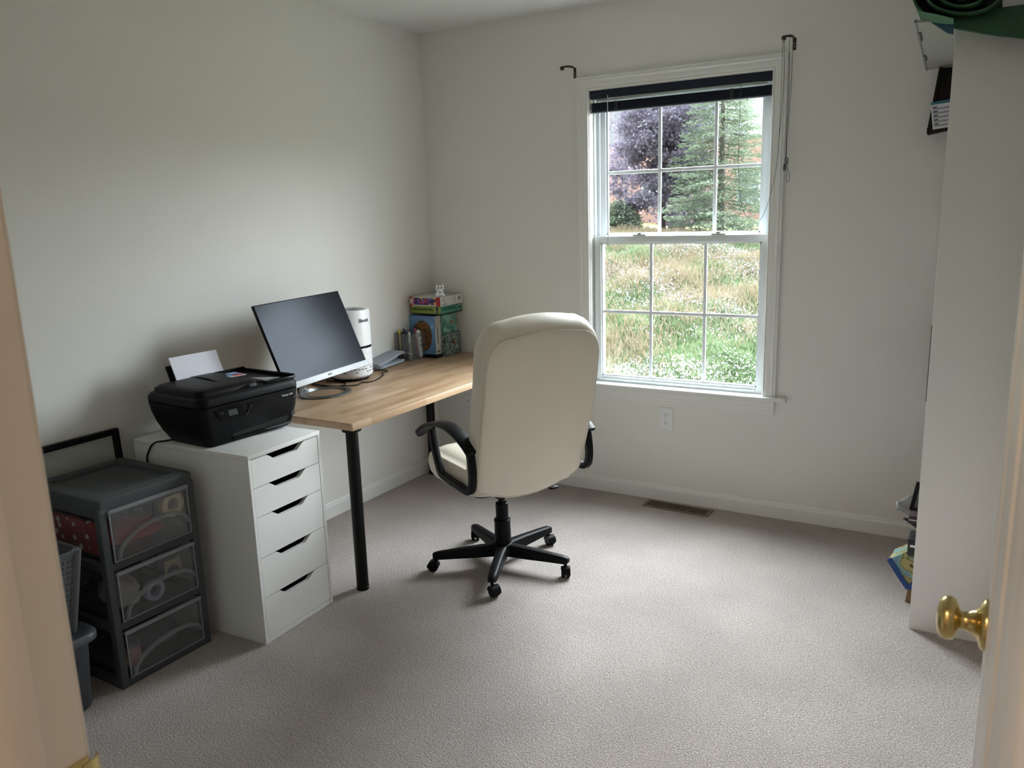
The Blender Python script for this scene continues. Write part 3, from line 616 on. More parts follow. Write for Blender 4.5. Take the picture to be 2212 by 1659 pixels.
boxo('sticker_panel',(-.040,.014,.2132),(.000,.070,.2135),flat('sticker_blue','2f7fb8'),stk); boxo('sticker_panel',(.001,.030,.2132),(.036,.070,.2135),flat('sticker_red','b8452f'),stk); boxo('sticker_panel',(.001,.014,.2132),(.036,.029,.2135),flat('sticker_sky','7fb4d6'),stk)
text('lettering','SCAN',.013,(-.020,.042,.2137),(0,1,0),(-1,0,0),'paper',stk)
obj('guide_plate',bm,mat('pale_guide',(.35,.36,.38),.3),pr)
# front: control panel with screen, seams, output slot
FXf=lambda z: .150+(z-.04)*.148 if z<.146 else .166
def fp(y,z,o=.0): 
    x=np.interp(z,[0,.004,.04,.08,.115,.146,.18],[.138,.145,.154,.161,.164,.166,.162]); return (float(x)+o,y,z)
def patch(name,poly,m,par,o=.0012,th=.003):
    bm=NB(); A=[bm.verts.new(fp(y,z,o)) for y,z in poly]; B=[bm.verts.new(fp(y,z,o-th)) for y,z in poly]; n=len(poly)
    bm.faces.new(A); bm.faces.new(B[::-1])
    for i in range(n): bm.faces.new((A[i],B[i],B[(i+1)%n],A[(i+1)%n]))
    return obj(name,bm,m,par)
cpn=patch('control_panel',[(-.168,.134),(-.155,.110),(-.140,.094),(-.045,.094),(-.040,.100),(-.058,.134)],'blackg',pr,.005,.008)
patch('screen',[(-.118,.126),(-.112,.104),(-.074,.104),(-.080,.126)],mat('lcd_grey',(.055,.06,.065),.25),cpn,.0058)
patch('button',[(-.150,.124),(-.146,.118),(-.133,.118),(-.137,.124)],'dark',cpn,.0057)
patch('front_cover',[(-.030,.134),(-.024,.112),(-.040,.094),(-.020,.096),(-.012,.118),(-.006,.124),(.190,.124),(.192,.134)],'blackg',pr,.0015)
bm=NB(); tube(bm,[fp(y,z,.003) for y,z in smoothp([(-.036,.094,0),(-.030,.100,0),(-.024,.116,0),(-.016,.123,0)],4) for _ in [0]] if False else [fp(p[0],p[1],.003) for p in smoothp([(-.036,.094,0),(-.028,.100,0),(-.022,.114,0),(-.012,.122,0)],5)],.0009,6); obj('trim_line',bm,mat('trim_grey',(.18,.18,.19),.3),pr,smooth=True)
bm=NB(); tube(bm,[fp(p[0],p[1],.003) for p in smoothp([(.186,.112,0),(.196,.120,0),(.200,.134,0)],5)],.0009,6); obj('trim_line',bm,M['trim'] if False else mat('trim_grey_b',(.18,.18,.19),.3),pr,smooth=True)
patch('output_slot',[(-.095,.020),(.150,.020),(.165,.040),(.150,.046),(-.095,.034)],'dark',pr,.0012)
bm=NB(); prism(bm,[(.10,.012),(.152,.012),(.158,.016),(.152,.018),(.10,.018)],.24,'y',-.095); obj('output_tray',bm,'blackp',pr)
bm=NB(); prism(bm,[(.14,.03),(.168,.055),(.176,.15),(.168,.172),(.14,.165)],.0015,'z',.0165); obj('tray_extension',bm,glassm('smoky_tray',(.35,.36,.38),haze=.25),pr)
text('lettering','OfficeJet 3830',.0095,fp(.155,.1275,.0032),(0,1,0),(.08,0,1),'silver',pr,bold=.0001)
patch('badge',[(.178,.040),(.178,.056),(.194,.056),(.194,.040)],mat('badge_grey',(.22,.22,.23),.4),pr,.0018); patch('badge_inner',[(.180,.042),(.180,.054),(.192,.054),(.192,.042)],'blackg',pr,.0022); patch('badge_mark',[(.183,.045),(.183,.051),(.189,.051),(.189,.045)],mat('badge_grey_b',(.22,.22,.23),.4),pr,.0025)
text('logo','hp',.03,(.03,-.135,.2100),(0,1,0),(-1,0,0),'blackg',pr)
# rear paper support
SR=Matrix.Rotation(-.42,4,'Y')
bm=NB(); box(bm,(-.186,-.115,.13),(-.178,.105,.262),.004); 
for v in bm.verts: v.co=Vector((-.150,0,.19))+(Matrix.Rotation(-.40,3,'Y')@(v.co-Vector((-.180,0,.19))))
obj('paper_support',bm,'blackp',pr,smooth=40)
pp=thing('paper_sheets','white sheets of paper standing in the printer rear tray','paper',(.332,-1.806,.700),-.05)
bm=NB()
for k in range(3):
    r_=box(bm,(-.1765+k*.0006,-.100+k*.001,.16),(-.1762+k*.0006,.112-k*.0015,.292))
for v in bm.verts: v.co=Vector((-.140,0,.19))+(Matrix.Rotation(-.40,3,'Y')@(v.co-Vector((-.180,0,.19))))
obj('sheet',bm,'paper',pp)
def at(px,py,ax,d):
    v=fv*FPX+r2*(px-1106)-u2*(py-829.5); i='xyz'.index(ax); t=(d-CAM[i])/v[i]; return CAM+v*t
pc=thing('power_cable','black power cable curving over the edge of the white drawer unit','cable',(.25,-2.0,.70),0)
pts=[at(372,950,'z',.706),at(352,953,'z',.708),at(338,955,'y',-2.030),at(327,963,'y',-2.036),at(321,976,'y',-2.038),at(318,994,'y',-2.038)]
pts+= [pts[-1]+Vector(v) for v in ((.0,.002,-.12),(-.02,.004,-.35),(-.06,.006,-.60))]
bm=NB(); tube(bm,smoothp([p-Vector(pc.location) for p in pts],8),.0032,8); obj('cable_run',bm,'blackp',pc,smooth=True)

# ================================================================ MONITOR
mc=Vector((.285,-1.266,.980)); myaw,mtl,mrl=.070,.384,.018
n_=Vector((math.cos(myaw)*math.cos(mtl),math.sin(myaw)*math.cos(mtl),math.sin(mtl))); rt=Vector((-math.sin(myaw),math.cos(myaw),0)); upv_=n_.cross(rt)
rt2=math.cos(mrl)*rt+math.sin(mrl)*upv_; up2=-math.sin(mrl)*rt+math.cos(mrl)*upv_
RM=Matrix((n_,rt2,up2)).transposed()
mo=thing('monitor','dark computer monitor with silver chin tilted back on a grey ring stand','monitor',(.235,-1.178,DZT),0)
inv=Matrix.Translation(-Vector(mo.location))@(Matrix.Translation(mc)@RM.to_4x4())
def mobj(name,bm,m,par,**k):
    for v in bm.verts: v.co=inv@v.co
    return obj(name,bm,m,par,**k)
MW,MH=.274,.184
bm=NB(); box(bm,(-.012,-MW,-MH+.002),(-.001,MW,MH),.002); box(bm,(-.040,-.17,-.12),(-.010,.17,.06),.012,3); mo_h=mobj('housing',bm,'blackg',mo,smooth=40)
bm=NB(); box(bm,(-.0012,-MW+.004,-MH+.026),(.0004,MW-.004,MH-.004)); sc_=mobj('screen',bm,mat('matte_black_screen',(.010,.011,.014),.22,spec=.07),mo)
sc_.data.materials[0].node_tree.nodes['Principled BSDF'].inputs['Specular Tint'].default_value=(.80,.92,1.12,1)
bm=NB(); box(bm,(-.004,-MW,-MH-.001),(.003,MW,-MH+.025),.001); ch=mobj('chin',bm,'silver',mo,smooth=30)
Tm=inv
text('logo','ASUS',.0125,Tm@Vector((.0032,.0,-MH+.012)),Tm.to_3x3()@Vector((0,1,0)),Tm.to_3x3()@Vector((0,0,1)),mat('logo_grey',(.05,.05,.055),.5,spec=.2),ch,bold=.0002)
bm=NB()
for k in range(7): box(bm,(.0028,.14+k*.017,-MH+.004),(.0034,.144+k*.017,-MH+.006))
mobj('button_marks',bm,mat('mark_grey',(.25,.25,.26),.5),ch)
bm=NB(); 
rg=[]; 
def ringp(a):
    # oval ring foot, thicker and higher at the back-left where the arm springs
    return Vector((.098*math.cos(a),.112*math.sin(a),0))
K=48; P=[ringp(2*PI*k/K) for k in range(K)]
tube(bm,P,.01,sect=lambda i:[(-.016,0.0004),(.014,.0004),(.016,.004),(.009,.0085+.010*max(0,math.cos(2*PI*i/K-PI*1.12))**3),(-.006,.0085+.010*max(0,math.cos(2*PI*i/K-PI*1.12))**3),(-.016,.006)],upv=None,closed=True) if False else None
rings=[]
for k in range(K+1):
    a=2*PI*k/K; p=ringp(a); d=Vector((math.cos(a),math.sin(a),0)); h=.010*max(0,math.cos(a-PI*1.15))**3
    rings.append([p+d*u+Vector((0,0,z)) for u,z in ((-.016,.0004),(.016,.0004),(.0175,.003),(.013,.007+h*.6),(-.010,.0085+h),(-.016,.004))])
loft(bm,rings,False); bmesh.ops.remove_doubles(bm,verts=bm.verts[:],dist=1e-5)
rf=obj('ring_foot',bm,'greymetal',mo,smooth=35)
bm=NB(); a0=PI*1.15; p0=ringp(a0)
tube(bm,smoothp([p0+Vector((0,0,.006)),p0+Vector((.000,-.002,.03)),p0+Vector((.012,-.012,.07)),p0+Vector((.040,-.03,.13)),Vector((.012,-.07,.21))],6),.02,sect=[(-.006,-.024),(.006,-.024),(.007,0),(.006,.024),(-.006,.024),(-.007,0)],upv=(1,0,0)); obj('stand_arm',bm,'greymetal',mo,smooth=40)

# ================================================================ AIR PURIFIER
ap=thing('air_purifier','white cylindrical air purifier with black band standing behind the monitor','air purifier',(.118,-.868,DZT))
R=.108
bm=NB(); lathe(bm,[(.080,.012),(.094,.014),(.1045,.022),(R,.034),(R,.158)],64); obj('filter_base',bm,'white',ap,smooth=35)
bm=NB(); rr=random.Random(3)
for row in range(3):
    for k in range(34):
        a=2*PI*(k+.5*(row%2))/34; z=.046+row*.013
        if rr.random()<.8:
            c,s=math.cos(a),math.sin(a); L=.0055+.002*rr.random()
            q=[Vector((c*(R+e),s*(R+e),zz))+Vector((-s,c,0))*u for e in (-.002,.0006) for u,zz in ((-L,z-.0016),(L,z-.0012),(L,z+.0022),(-L,z+.0016))]
            V=[bm.verts.new(v) for v in q]
            for f in ((0,1,2,3),(7,6,5,4),(0,4,5,1),(1,5,6,2),(2,6,7,3),(3,7,4,0)): bm.faces.new([V[i] for i in f])
obj('air_slots',bm,'dark',ap)
bm=NB()
for row in range(9):
    z=.072+row*.0095; P=[]
    for k in range(60): a=2*PI*k/60; P.append((math.cos(a)*(R+.0002),math.sin(a)*(R+.0002),z+.0025*math.sin(a*9+row*1.3)))
    tube(bm,P,.0011,4,closed=True)
obj('ripple_relief',bm,'white',ap,smooth=True)
bm=NB()
for k in range(52):
    a=2*PI*k/52; c,s=math.cos(a),math.sin(a); tube(bm,[(c*.094,s*.094,.0125),(c*.1062,s*.1062,.0265)],.0019,4)
obj('grille_ribs',bm,mat('purifier_ribs',(.05,.05,.05),.6),ap)
bm=NB(); lathe(bm,[(.084,0),(.084,.013)],48); obj('foot',bm,'blackp',ap,smooth=35)
bm=NB(); lathe(bm,[(R-.001,.158),(R-.001,.170)],64); obj('band',bm,'blackg',ap,smooth=35)
bm=NB(); lathe(bm,[(R,.170),(R,.332),(R-.002,.339),(R-.006,.342),(.090,.342),(.086,.338),(.084,.324),(.084,.300),(.001,.298)],64,caps=False); obj('upper_shell',bm,'white',ap,smooth=35)
bm=NB(); lathe(bm,[(.083,.302),(.083,.318),(.080,.318),(.001,.317)],48,caps=False); obj('outlet_grille',bm,mat('purifier_grille',(.25,.25,.26),.5),ap,smooth=35)
# lettering wrapped on the shell
adir=math.atan2(CAM.y+.868,CAM.x-.118)+.80
for k,chh in enumerate('lëvoit'):
    wds=[.0075,.0135,.0135,.0135,.0085,.0085]; off=sum(wds[:k])+wds[k]/2-sum(wds)/2; a=adir+off/R
    c,s=math.cos(a),math.sin(a); text('logo',chh,.026,(c*(R+.0004),s*(R+.0004),.292),(-s,c,0),(0,0,1),'dark',ap,bold=.0007)
ac=thing('adapter_cable','thin black cable lying on the desk around the air purifier','cable',(.2,-.9,DZT),0)
bm=NB(); tube(bm,smoothp([(-.16,-.15,.004),(-.06,-.16,.004),(.02,-.13,.004),(.06,-.09,.004),(.045,-.04,.004),(.07,-.01,.004),(.065,.05,.004),(.02,.15,.004),(-.02,.19,.004),(-.02,.235,.004),(-.06,.25,.004),(-.10,.20,.004)],8),.0026,7); obj('cable_run',bm,'blackp',ac,smooth=True)
mcab=thing('monitor_cable','black cable lying in loops behind the monitor stand','cable',(.15,-1.02,DZT),0)
bm=NB(); tube(bm,smoothp([(-.10,-.05,.004),(-.02,-.06,.004),(.05,-.02,.004),(.04,.03,.004),(-.02,.05,.004),(-.09,.04,.004)],8),.0028,7); obj('cable_run',bm,'blackp',mcab,smooth=True)
# ---- cloth pouch
ph=thing('cloth_pouch','folded grey blue cloth pouch with a drawstring lying beside the pen organizer','pouch',(.035,-.50,DZT),0)
def slab(path,hw,th,name,par,m):
    bm=NB(); rings=[]
    for i,(y,z,wx,x) in enumerate(path):
        rings.append([(x+a*wx/hw,y,z+b) for a,b in rrect(2*hw,th,th*.45,3)])
    loft(bm,rings); return obj(name,bm,m,par,smooth=True,sub=1)
slab([(-.14,.009,.05,.03),(-.13,.012,.060,.03),(-.05,.013,.063,.02),(.04,.012,.06,.01),(.10,.010,.05,.005),(.11,.008,.03,.005)],.06,.016,'lower_fold',ph,'cloth')
slab([(-.150,.020,.045,.02),(-.14,.023,.058,.02),(-.06,.034,.060,.015),(.02,.046,.058,.005),(.075,.055,.05,.0),(.115,.050,.04,.0),(.135,.042,.02,.01)],.06,.018,'upper_fold',ph,'cloth')
bm=NB(); tube(bm,smoothp([(.02,.12,.046),(.05,.13,.045),(.07,.12,.043),(.085,.125,.042)],5),.002,6); obj('drawstring',bm,mat('cream_string',(.6,.58,.54),.8),ph,smooth=True)
# ---- pen organizer with pens
og=thing('pen_organizer','clear smoky plastic organizer full of pens at the far end of desk','pen organizer',(.0555,-.300,DZT))
bm=NB(); w_,l_,h_=.051,.077,.146
def qd(*p): bm.faces.new([bm.verts.new(v) for v in p])
for x in (-w_,w_): qd((x,-l_,0),(x,l_,0),(x,l_,h_),(x,-l_,h_))
for y in (-l_,0,l_): qd((-w_,y,0),(w_,y,0),(w_,y,h_),(-w_,y,h_))
qd((-w_,-l_,.001),(w_,-l_,.001),(w_,l_,.001),(-w_,l_,.001)); qd((0,-l_,0),(0,0,0),(0,0,h_),(0,-l_,h_))
for (xa,ya),(xb,yb) in (((-w_,-l_),(w_,-l_)),((w_,-l_),(w_,l_)),((w_,l_),(-w_,l_)),((-w_,l_),(-w_,-l_))): tube(bm,[(xa,ya,h_),(xb,yb,h_)],.0011,4)
for xa,ya in ((-w_,-l_),(w_,-l_),(w_,l_),(-w_,l_)): tube(bm,[(xa,ya,0),(xa,ya,h_)],.0011,4)
obj('holder',bm,'clear',og)
PEN=[('black','111214','cap'),('orange','c8662a','cap'),('yellow','c8b23c','high'),('black','101011','wide'),('blue','23508f','cap'),('black','0e0e0f','clip'),('green','3d7a3f','cap'),('brown','6a3c2a','cap'),('white','d8d8d8','cap'),('navy','1c2744','cap'),('lime','a8c85a','high'),('black','151515','cap'),('pink','c24a78','cap'),('red','9c2f28','cap'),('grey','77797c','cap')]
SP=[(-.035,-.062),(-.040,-.045),(-.028,-.052),(-.015,-.058),(-.010,-.030),(.012,-.055),(.02,-.035),(-.03,-.02),(.035,-.06),(.036,-.030),(.01,-.018),(-.03,.03),(.032,.012),(-.01,.05),(.0,.02)]
used={}
for k,((nm,hx_,kd),(x,y)) in enumerate(zip(PEN,SP)):
    h=.150+.018*((k*7)%5)/4; r=.0045+(.0022 if kd in('wide','high') else 0)
    where=['in the near left corner of the organizer','at the left edge of the organizer','near the left end of the organizer','in the middle front of the organizer','in the left compartment','near the divider of the organizer','beside the divider of the organizer','at the wall side of the organizer','in the near right corner of the organizer','at the right edge of the organizer','by the cross divider','in the far left of the organizer','at the right side far compartment','at the far end of the organizer','in the far compartment'][k]
    t=thing('pen',nm+' pen standing '+where,'pen',(.0555+x,-.300+y,DZT+.0025),0,'pens in the clear organizer',rot=(random.Random(k).uniform(-.05,.05),random.Random(k+9).uniform(-.05,.05),0))
    c=flat('pen_%d'%k,hx_,.35)
    bm=NB(); lathe(bm,[(.001,0),(r*.5,.008),(r,.012),(r,h*.62)],12); obj('barrel',bm,c if kd!='cap' else flat('penb_%d'%k,'8d8f92' if k%3 else hx_,.3),t,smooth=40)
    bm=NB(); lathe(bm,[(r*1.08,h*.62),(r*1.12,h-.004),(r*.8,h)],12); box(bm,(r*.9,-.0012,h*.72),(r*.9+.002,.0012,h-.003)); obj('cap',bm,c,t,smooth=40)
tm=thing('thermometer','white handheld thermometer with round grey buttons leaning inside the clear organizer','thermometer',(.0910,-.262,DZT+.004),0,rot=(.10,0,0))
bm=NB(); rings=[]
for z,hw,d in ((0,.006,.004),(.01,.011,.007),(.05,.0125,.008),(.09,.013,.009),(.115,.0165,.010),(.135,.0175,.010),(.150,.012,.008),(.156,.005,.004)): rings.append([(b,a,z) for a,b in rrect(2*hw,2*d,min(hw,d)*.95,4)])
loft(bm,rings); obj('body',bm,'whitem',tm,smooth=True)
for z,r in ((.128,.010),(.095,.006),(.070,.006)):
    bm=NB(); lathe(bm,[(r,.008),(r,.0108),(r*.8,.0115)],16,(0,0,z),'x'); obj('button',bm,mat('button_grey_%d'%(z*1000),(.22,.23,.26),.5),tm,smooth=40)
# ---- boxes in the corner
def crate(name,label,cat,lo,hi,m,grp=None,rz=0):
    c=Vector(((lo[0]+hi[0])/2,(lo[1]+hi[1])/2,lo[2])); t=thing(name,label,cat,c,rz,grp); return t,Vector(lo)-c,Vector(hi)-c
# two patterned drawers boxes
pa_=ramp_mat('sage_leaf_pattern',[(0,'4d8072'),(.40,'93beb0'),(.52,'35604f'),(.75,'7fae9f')],10,'wave'); pb_=ramp_mat('black_white_leaf_pattern',[(0,'16211d'),(.40,'b9c9c0'),(.47,'27453b'),(.60,'c3d0c8'),(.66,'0f1614')],70,'noise',detail=1)
for nm,lb,z0,z1,m,x1,y1 in (('patterned_box','black and white leaf patterned box with copper knob, standing on the desk in corner',.710,.834,pb_,.207,-.030),('patterned_box','small sage green wavy patterned box with copper knob, stacked on the black and white one',.835,.943,pa_,.196,-.048)):
    t,l,h=crate(nm,lb,'box',(.02,-.180,z0),(x1,y1,z1),m,'patterned boxes in the corner')
    boxo('box_shell',l,(h[0]-.004,h[1],h[2]),m,t,bev=.001); f=boxo('drawer_front',(h[0]-.0038,l[1]+.003,.003),(h[0],h[1]-.003,h[2]-.003),m,t,bev=.001)
    bm=NB(); lathe(bm,[(.003,0),(.003,.005),(.0085,.009),(.008,.014),(.001,.016)],16,(h[0],(l[1]+h[1])/2,h[2]*.6),'x'); obj('knob',bm,mat('copper_knob',(.55,.24,.13),.35,metal=.7),f,smooth=40)
# black tray under blue box, standing blue box
t=thing('black_case','flat black case lying under the standing blue puzzle box','case',(.10,-.212,DZT)); boxo('case_body',(-.085,-.030,0.001),(.090,.026,.018),'blackp',t,bev=.006,seg=3)
t=thing('puzzle_box','blue puzzle box with round brown picture, standing upright on a black case','puzzle box',(.0875,-.2085,.7275),0,'puzzle boxes in the corner')
blu=mat('box_blue',lin('5c86b0')[:3],.35,noise=.15,nscale=9)
boxo('box_shell',(-.090,-.0255,0),(.0895,.0255,.214),blu,t,bev=.0008)
boxo('spine_label',(.0895,-.0250,.0005),(.0900,.0250,.2135),flat('box_cream','bdb9ad',.5),t)
bm=NB(); prism(bm,[(.0+.066*math.cos(2*PI*k/40),.100+.088*math.sin(2*PI*k/40)) for k in range(40)],-.0004,'y',-.0255); obj('round_picture',bm,ramp_mat('autumn_picture',[(0,'241812'),(.42,'5d3c22'),(.5,'8a5a2c'),(.58,'35402a'),(.64,'4a2a22')],26,'noise',.4,2,False),t)
text('lettering','750',.018,(-.068,-.0258,.188),(1,0,0),(0,0,1),flat('box_letters','9db6cf'),t); text('lettering','1000',.016,(.070,-.0258,.160),(0,0,-1),(1,0,0),flat('box_letters_w','c8d2dc'),t)
bm=NB(); rr=random.Random(8)
for k in range(9): box(bm,(.0900,-.022,.200-k*.006),(.0903,-.022+.012*rr.uniform(.5,1),.2025-k*.006))
for k in range(12): box(bm,(.0900,.002,.20-k*.0045),(.0903,.010,.202-k*.0045))
box(bm,(.0900,-.015,.010),(.0903,.012,.020)); box(bm,(.0900,-.010,.06),(.0902,-.002,.150)); obj('spine_print',bm,flat('print_dark','4a4a44'),t)
# green and red puzzle boxes on top
t=thing('puzzle_box','green puzzle box reading WOODLAND FALL, stacked under the red and white one','puzzle box',(.1305,-.1425,.9505),0,'puzzle boxes in the corner')
boxo('box_shell',(-.100,-.1035,0),(.0990,.1035,.046),flat('box_olive','7c9136',.45),t,bev=.0006); boxo('end_panel',(.0990,-.1030,.006),(.0995,.1030,.0458),flat('box_teal','33796a',.45),t); boxo('base_band',(-.1003,-.1038,0),(.0998,.1038,.006),'dark',t)
text('lettering','WOODLAND FALL',.0165,(-.020,-.1039,.028),(1,0,0),(0,0,1),'dark',t,bold=.0006); boxo('picture',(.062,-.1040,.010),(.082,-.1035,.043),ramp_mat('bw_picture',[(0,'0d0d0d'),(.5,'9a9a92')],60,'noise'),t)
text('lettering','WOODLAND FALL',.015,(.0998,-.025,.029),(0,1,0),(0,0,1),flat('dark_teal','0f3b33'),t,bold=.0005); boxo('picture',(.0994,.066,.012),(.0999,.088,.044),ramp_mat('bw_picture2',[(0,'0d0d0d'),(.5,'8a9a92')],60,'noise'),t)
text('lettering','1000 pieces',.006,(.0998,-.02,.014),(0,1,0),(0,0,1),flat('pale_teal','9bc4ba'),t)
t=thing('puzzle_box','red and white 500 piece puzzle box with colourful picture, topmost of the stack','puzzle box',(.1305,-.1425,.9975),0,'puzzle boxes in the corner')
boxo('box_shell',(-.103,-.106,0),(.1020,.106,.050),flat('box_white','c6c5bd',.45),t,bev=.0006)
boxo('red_band',(-.1035,-.1064,.0),(-.089,-.060,.050),flat('box_red','a3171c',.45),t); boxo('red_band',(.073,-.1064,-.0),(.1005,-.1059,.050),M.get('x') or flat('box_red2','a3171c',.45),t)
boxo('picture',(-.083,-.1066,.006),(.072,-.1060,.045),ramp_mat('bright_balls',[(0,'1c1838'),(.3,'5a4a8c'),(.45,'9a3f80'),(.55,'2c2c6a'),(.7,'c23a55'),(.8,'d89a3a'),(.9,'8a6ab8')],75,'vor',.4),t)
text('lettering','500',.018,(-.0958,-.1068,.025),(0,0,1),(-1,0,0),'paper',t,bold=.0006)
bm=NB(); rr=random.Random(4)
for k in range(6): box(bm,(.1020,-.095,.042-k*.0045),(.1023,-.095+.05*rr.uniform(.6,1),.0432-k*.0045))
for k in range(5): box(bm,(.1020,.02,.040-k*.006),(.1023,.02+.02*rr.uniform(.6,1),.0415-k*.006))
for k in range(9): box(bm,(.1020,.062+k*.003,.020),(.1023,.062+k*.003+.0012+.0008*(k%2),.042))
box(bm,(.1020,-.092,.008),(.1023,-.050,.0115)); obj('end_print',bm,flat('print_grey','57534e'),t)
# cat figurine
ct=thing('cat_figurine','small white cat figurine with black eyes sitting on top of the puzzle boxes','figurine',(.200,-.205,1.0485),math.radians(-50))
bm=NB(); rings=[]
for z,rx,ry in ((0,.024,.026),(.004,.026,.028),(.012,.024,.026),(.022,.018,.020),(.030,.014,.017),(.034,.015,.018),(.040,.019,.0225),(.048,.0195,.0235),(.055,.017,.021),(.060,.010,.015),(.061,.002,.004)):
    rings.append([(rx*math.cos(2*PI*k/24),ry*math.sin(2*PI*k/24),z) for k in range(24)])
loft(bm,rings)
for s in (-1,1):
    c=Vector((0,s*.014,.055)); A=[bm.verts.new(c+Vector(p)) for p in ((.006,-.007,0),(.006,.007,0),(-.006,.007,0),(-.006,-.007,0))]; tp=bm.verts.new(c+Vector((.001,s*.005,.0165)))
    for i in range(4): bm.faces.new((A[i],A[(i+1)%4],tp))
    bm.faces.new(A[::-1])
obj('body',bm,'white',ct,smooth=50)
for s in (-1,1):
    bm=NB(); bmesh.ops.create_uvsphere(bm,u_segments=12,v_segments=8,radius=.0042); 
    for v in bm.verts: v.co=Vector((v.co.x*.5+.0178,v.co.y+s*.0085,v.co.z+.0475))
    obj('eye',bm,'dark',ct,smooth=True)
bm=NB(); box(bm,(.0190,-.0018,.0405),(.0200,.0018,.0425),.0004); box(bm,(.0150,-.006,.024),(.0185,.006,.0265)); box(bm,(.0165,-.005,.0205),(.0195,.005,.0225)); box(bm,(.0245,-.012,.0035),(.0262,.012,.0062)); box(bm,(.014,-.016,.028),(.0155,-.012,.032)); obj('painted_marks',bm,'dark',ct)
# ================================================================ OFFICE CHAIR
CX,CY=1.075,-1.05; HD=math.atan2(.468,-.884)
chr_=thing('office_chair','cream leatherette swivel office chair with black arms and five star base on the carpet','office chair',(CX,CY,0),HD)
# local: +x forward, +y left
# backrest
def xr(z): return -.222-(z-.43)*.235-.02*math.sin(PI*min(1,max(0,(z-.43)/.66)))
def outline():
    hb,ht=.246,.254; zb_,zt_=.422,1.042; rb,rtp=.05,.105; pts=[]
    def bow(u,d): return d*(1-abs(u)**2.2)
    kb=(hb-rb)/hb; kt=(ht-rtp)/ht
    for k in range(9): u=(-1+2*k/8)*kb; pts.append((u*hb,zb_-bow(u/kb,.046)))
    for k in range(1,7): a=-PI/2+PI/2*k/7; pts.append((hb-rb+rb*math.cos(a),zb_+rb+rb*math.sin(a)))
    for k in range(10): t=k/9; pts.append((hb+(ht-hb)*t+.004*math.sin(PI*t),zb_+rb+(zt_-rtp-zb_-rb)*t))
    def corner(s,a): c,d=abs(math.cos(a))**.97,abs(math.sin(a))**.97; return (s*(ht-rtp+rtp*c),zt_-rtp+rtp*d)
    for k in range(1,9): pts.append(corner(1,PI/2*k/9))
    for k in range(9): u=(1-2*k/8); pts.append((u*(ht-rtp),zt_+.014*(1-u*u)))
    for k in range(8,0,-1): pts.append(corner(-1,PI/2*k/9))
    for k in range(10): t=1-k/9; pts.append((-(hb+(ht-hb)*t+.004*math.sin(PI*t)),zb_+rb+(zt_-rtp-zb_-rb)*t))
    for k in range(1,7): a=-PI+PI/2*k/7; pts.append((-(hb-rb)+rb*math.cos(a),zb_+rb+rb*math.sin(a)))
    return pts
OL=outline(); zc0=.75
def oring(s,off):
    R_=[]
    for y,z in OL:
        zz=zc0+(z-zc0)*s; yy=y*s if s<1 else y*s
        R_.append((xr(zz)+off,yy,zz))
    return R_
def oring2(inset,off,lift=0):
    # inset by absolute distance toward centre
    R_=[]; n=len(OL)
    for i,(y,z) in enumerate(OL):
        a=Vector(OL[i-1]); b=Vector(OL[(i+1)%n]); t=(b-a); nrm=Vector((t.y,-t.x)).normalized(); p=Vector((y,z))-nrm*inset
        tp=max(0,min(1.2,(p.y-.84)/.20)); tp=tp*tp*(3-2*min(1,tp)) if tp<1 else 1
        R_.append((xr(p.y)+off,p.x,p.y+lift*tp))
    return R_
bm=NB()
rings=[oring(.02,-.012),oring(.4,-.011),oring(.75,-.008),oring2(.030,-.004),oring2(.008,.000),oring2(.0035,.003),oring2(.0035,.006),oring2(-.003,.008,.006),oring2(-.007,.022,.022),oring2(-.008,.050,.043),oring2(-.005,.078,.052),oring2(.006,.100,.050),oring2(.035,.114,.035),oring(.75,.118),oring(.4,.112),oring(.02,.112)]
loft(bm,rings); bk=obj('backrest',bm,'leather',chr_,smooth=60)
bm=NB(); P=[Vector(p) for p in oring2(.0015,.0035)]; tube(bm,P,.0018,6,closed=True); obj('seam_piping',bm,'leather',bk,smooth=True)
# seat
bm=NB(); rings=[]
def srect(z,x0,x1,hw,r): return [((x0+x1)/2+a,b,z+ (0.012*((a/((x1-x0)/2))**2)*0)) for a,b in rrect(x1-x0,2*hw,r,7)]
rings=[srect(.405,-.20,.17,.225,.06),srect(.408,-.215,.195,.238,.07),srect(.43,-.222,.222,.247,.075),srect(.465,-.222,.232,.250,.075),srect(.495,-.218,.226,.246,.075),srect(.507,-.212,.214,.238,.07),srect(.5085,-.208,.208,.232,.07),srect(.507,-.206,.205,.229,.07),srect(.520,-.19,.19,.212,.07),srect(.528,-.15,.14,.17,.06),srect(.528,-.05,.05,.06,.03)]
loft(bm,rings); obj('seat',bm,'leather',chr_,smooth=60)
bm=NB(); loft(bm,[[(a,b,z) for a,b in rrect(w__,h__,.04,5)] for z,w__,h__ in ((.385,.30,.36),(.392,.36,.42),(.406,.37,.43))]); obj('seat_pan',bm,'blackp',chr_,smooth=40)
bm=NB(); box(bm,(-.10,-.075,.335),(.13,.075,.388),.01); obj('tilt_mechanism',bm,'blackm',chr_,smooth=40)
bm=NB(); tube(bm,smoothp([(-.02,-.06,.365),(-.03,-.14,.362),(-.06,-.185,.350),(-.075,-.205,.338)],5),.005,8); box(bm,(-.110,-.222,.329),(-.060,-.180,.339),.004); obj('lever',bm,'blackp',chr_,smooth=40)
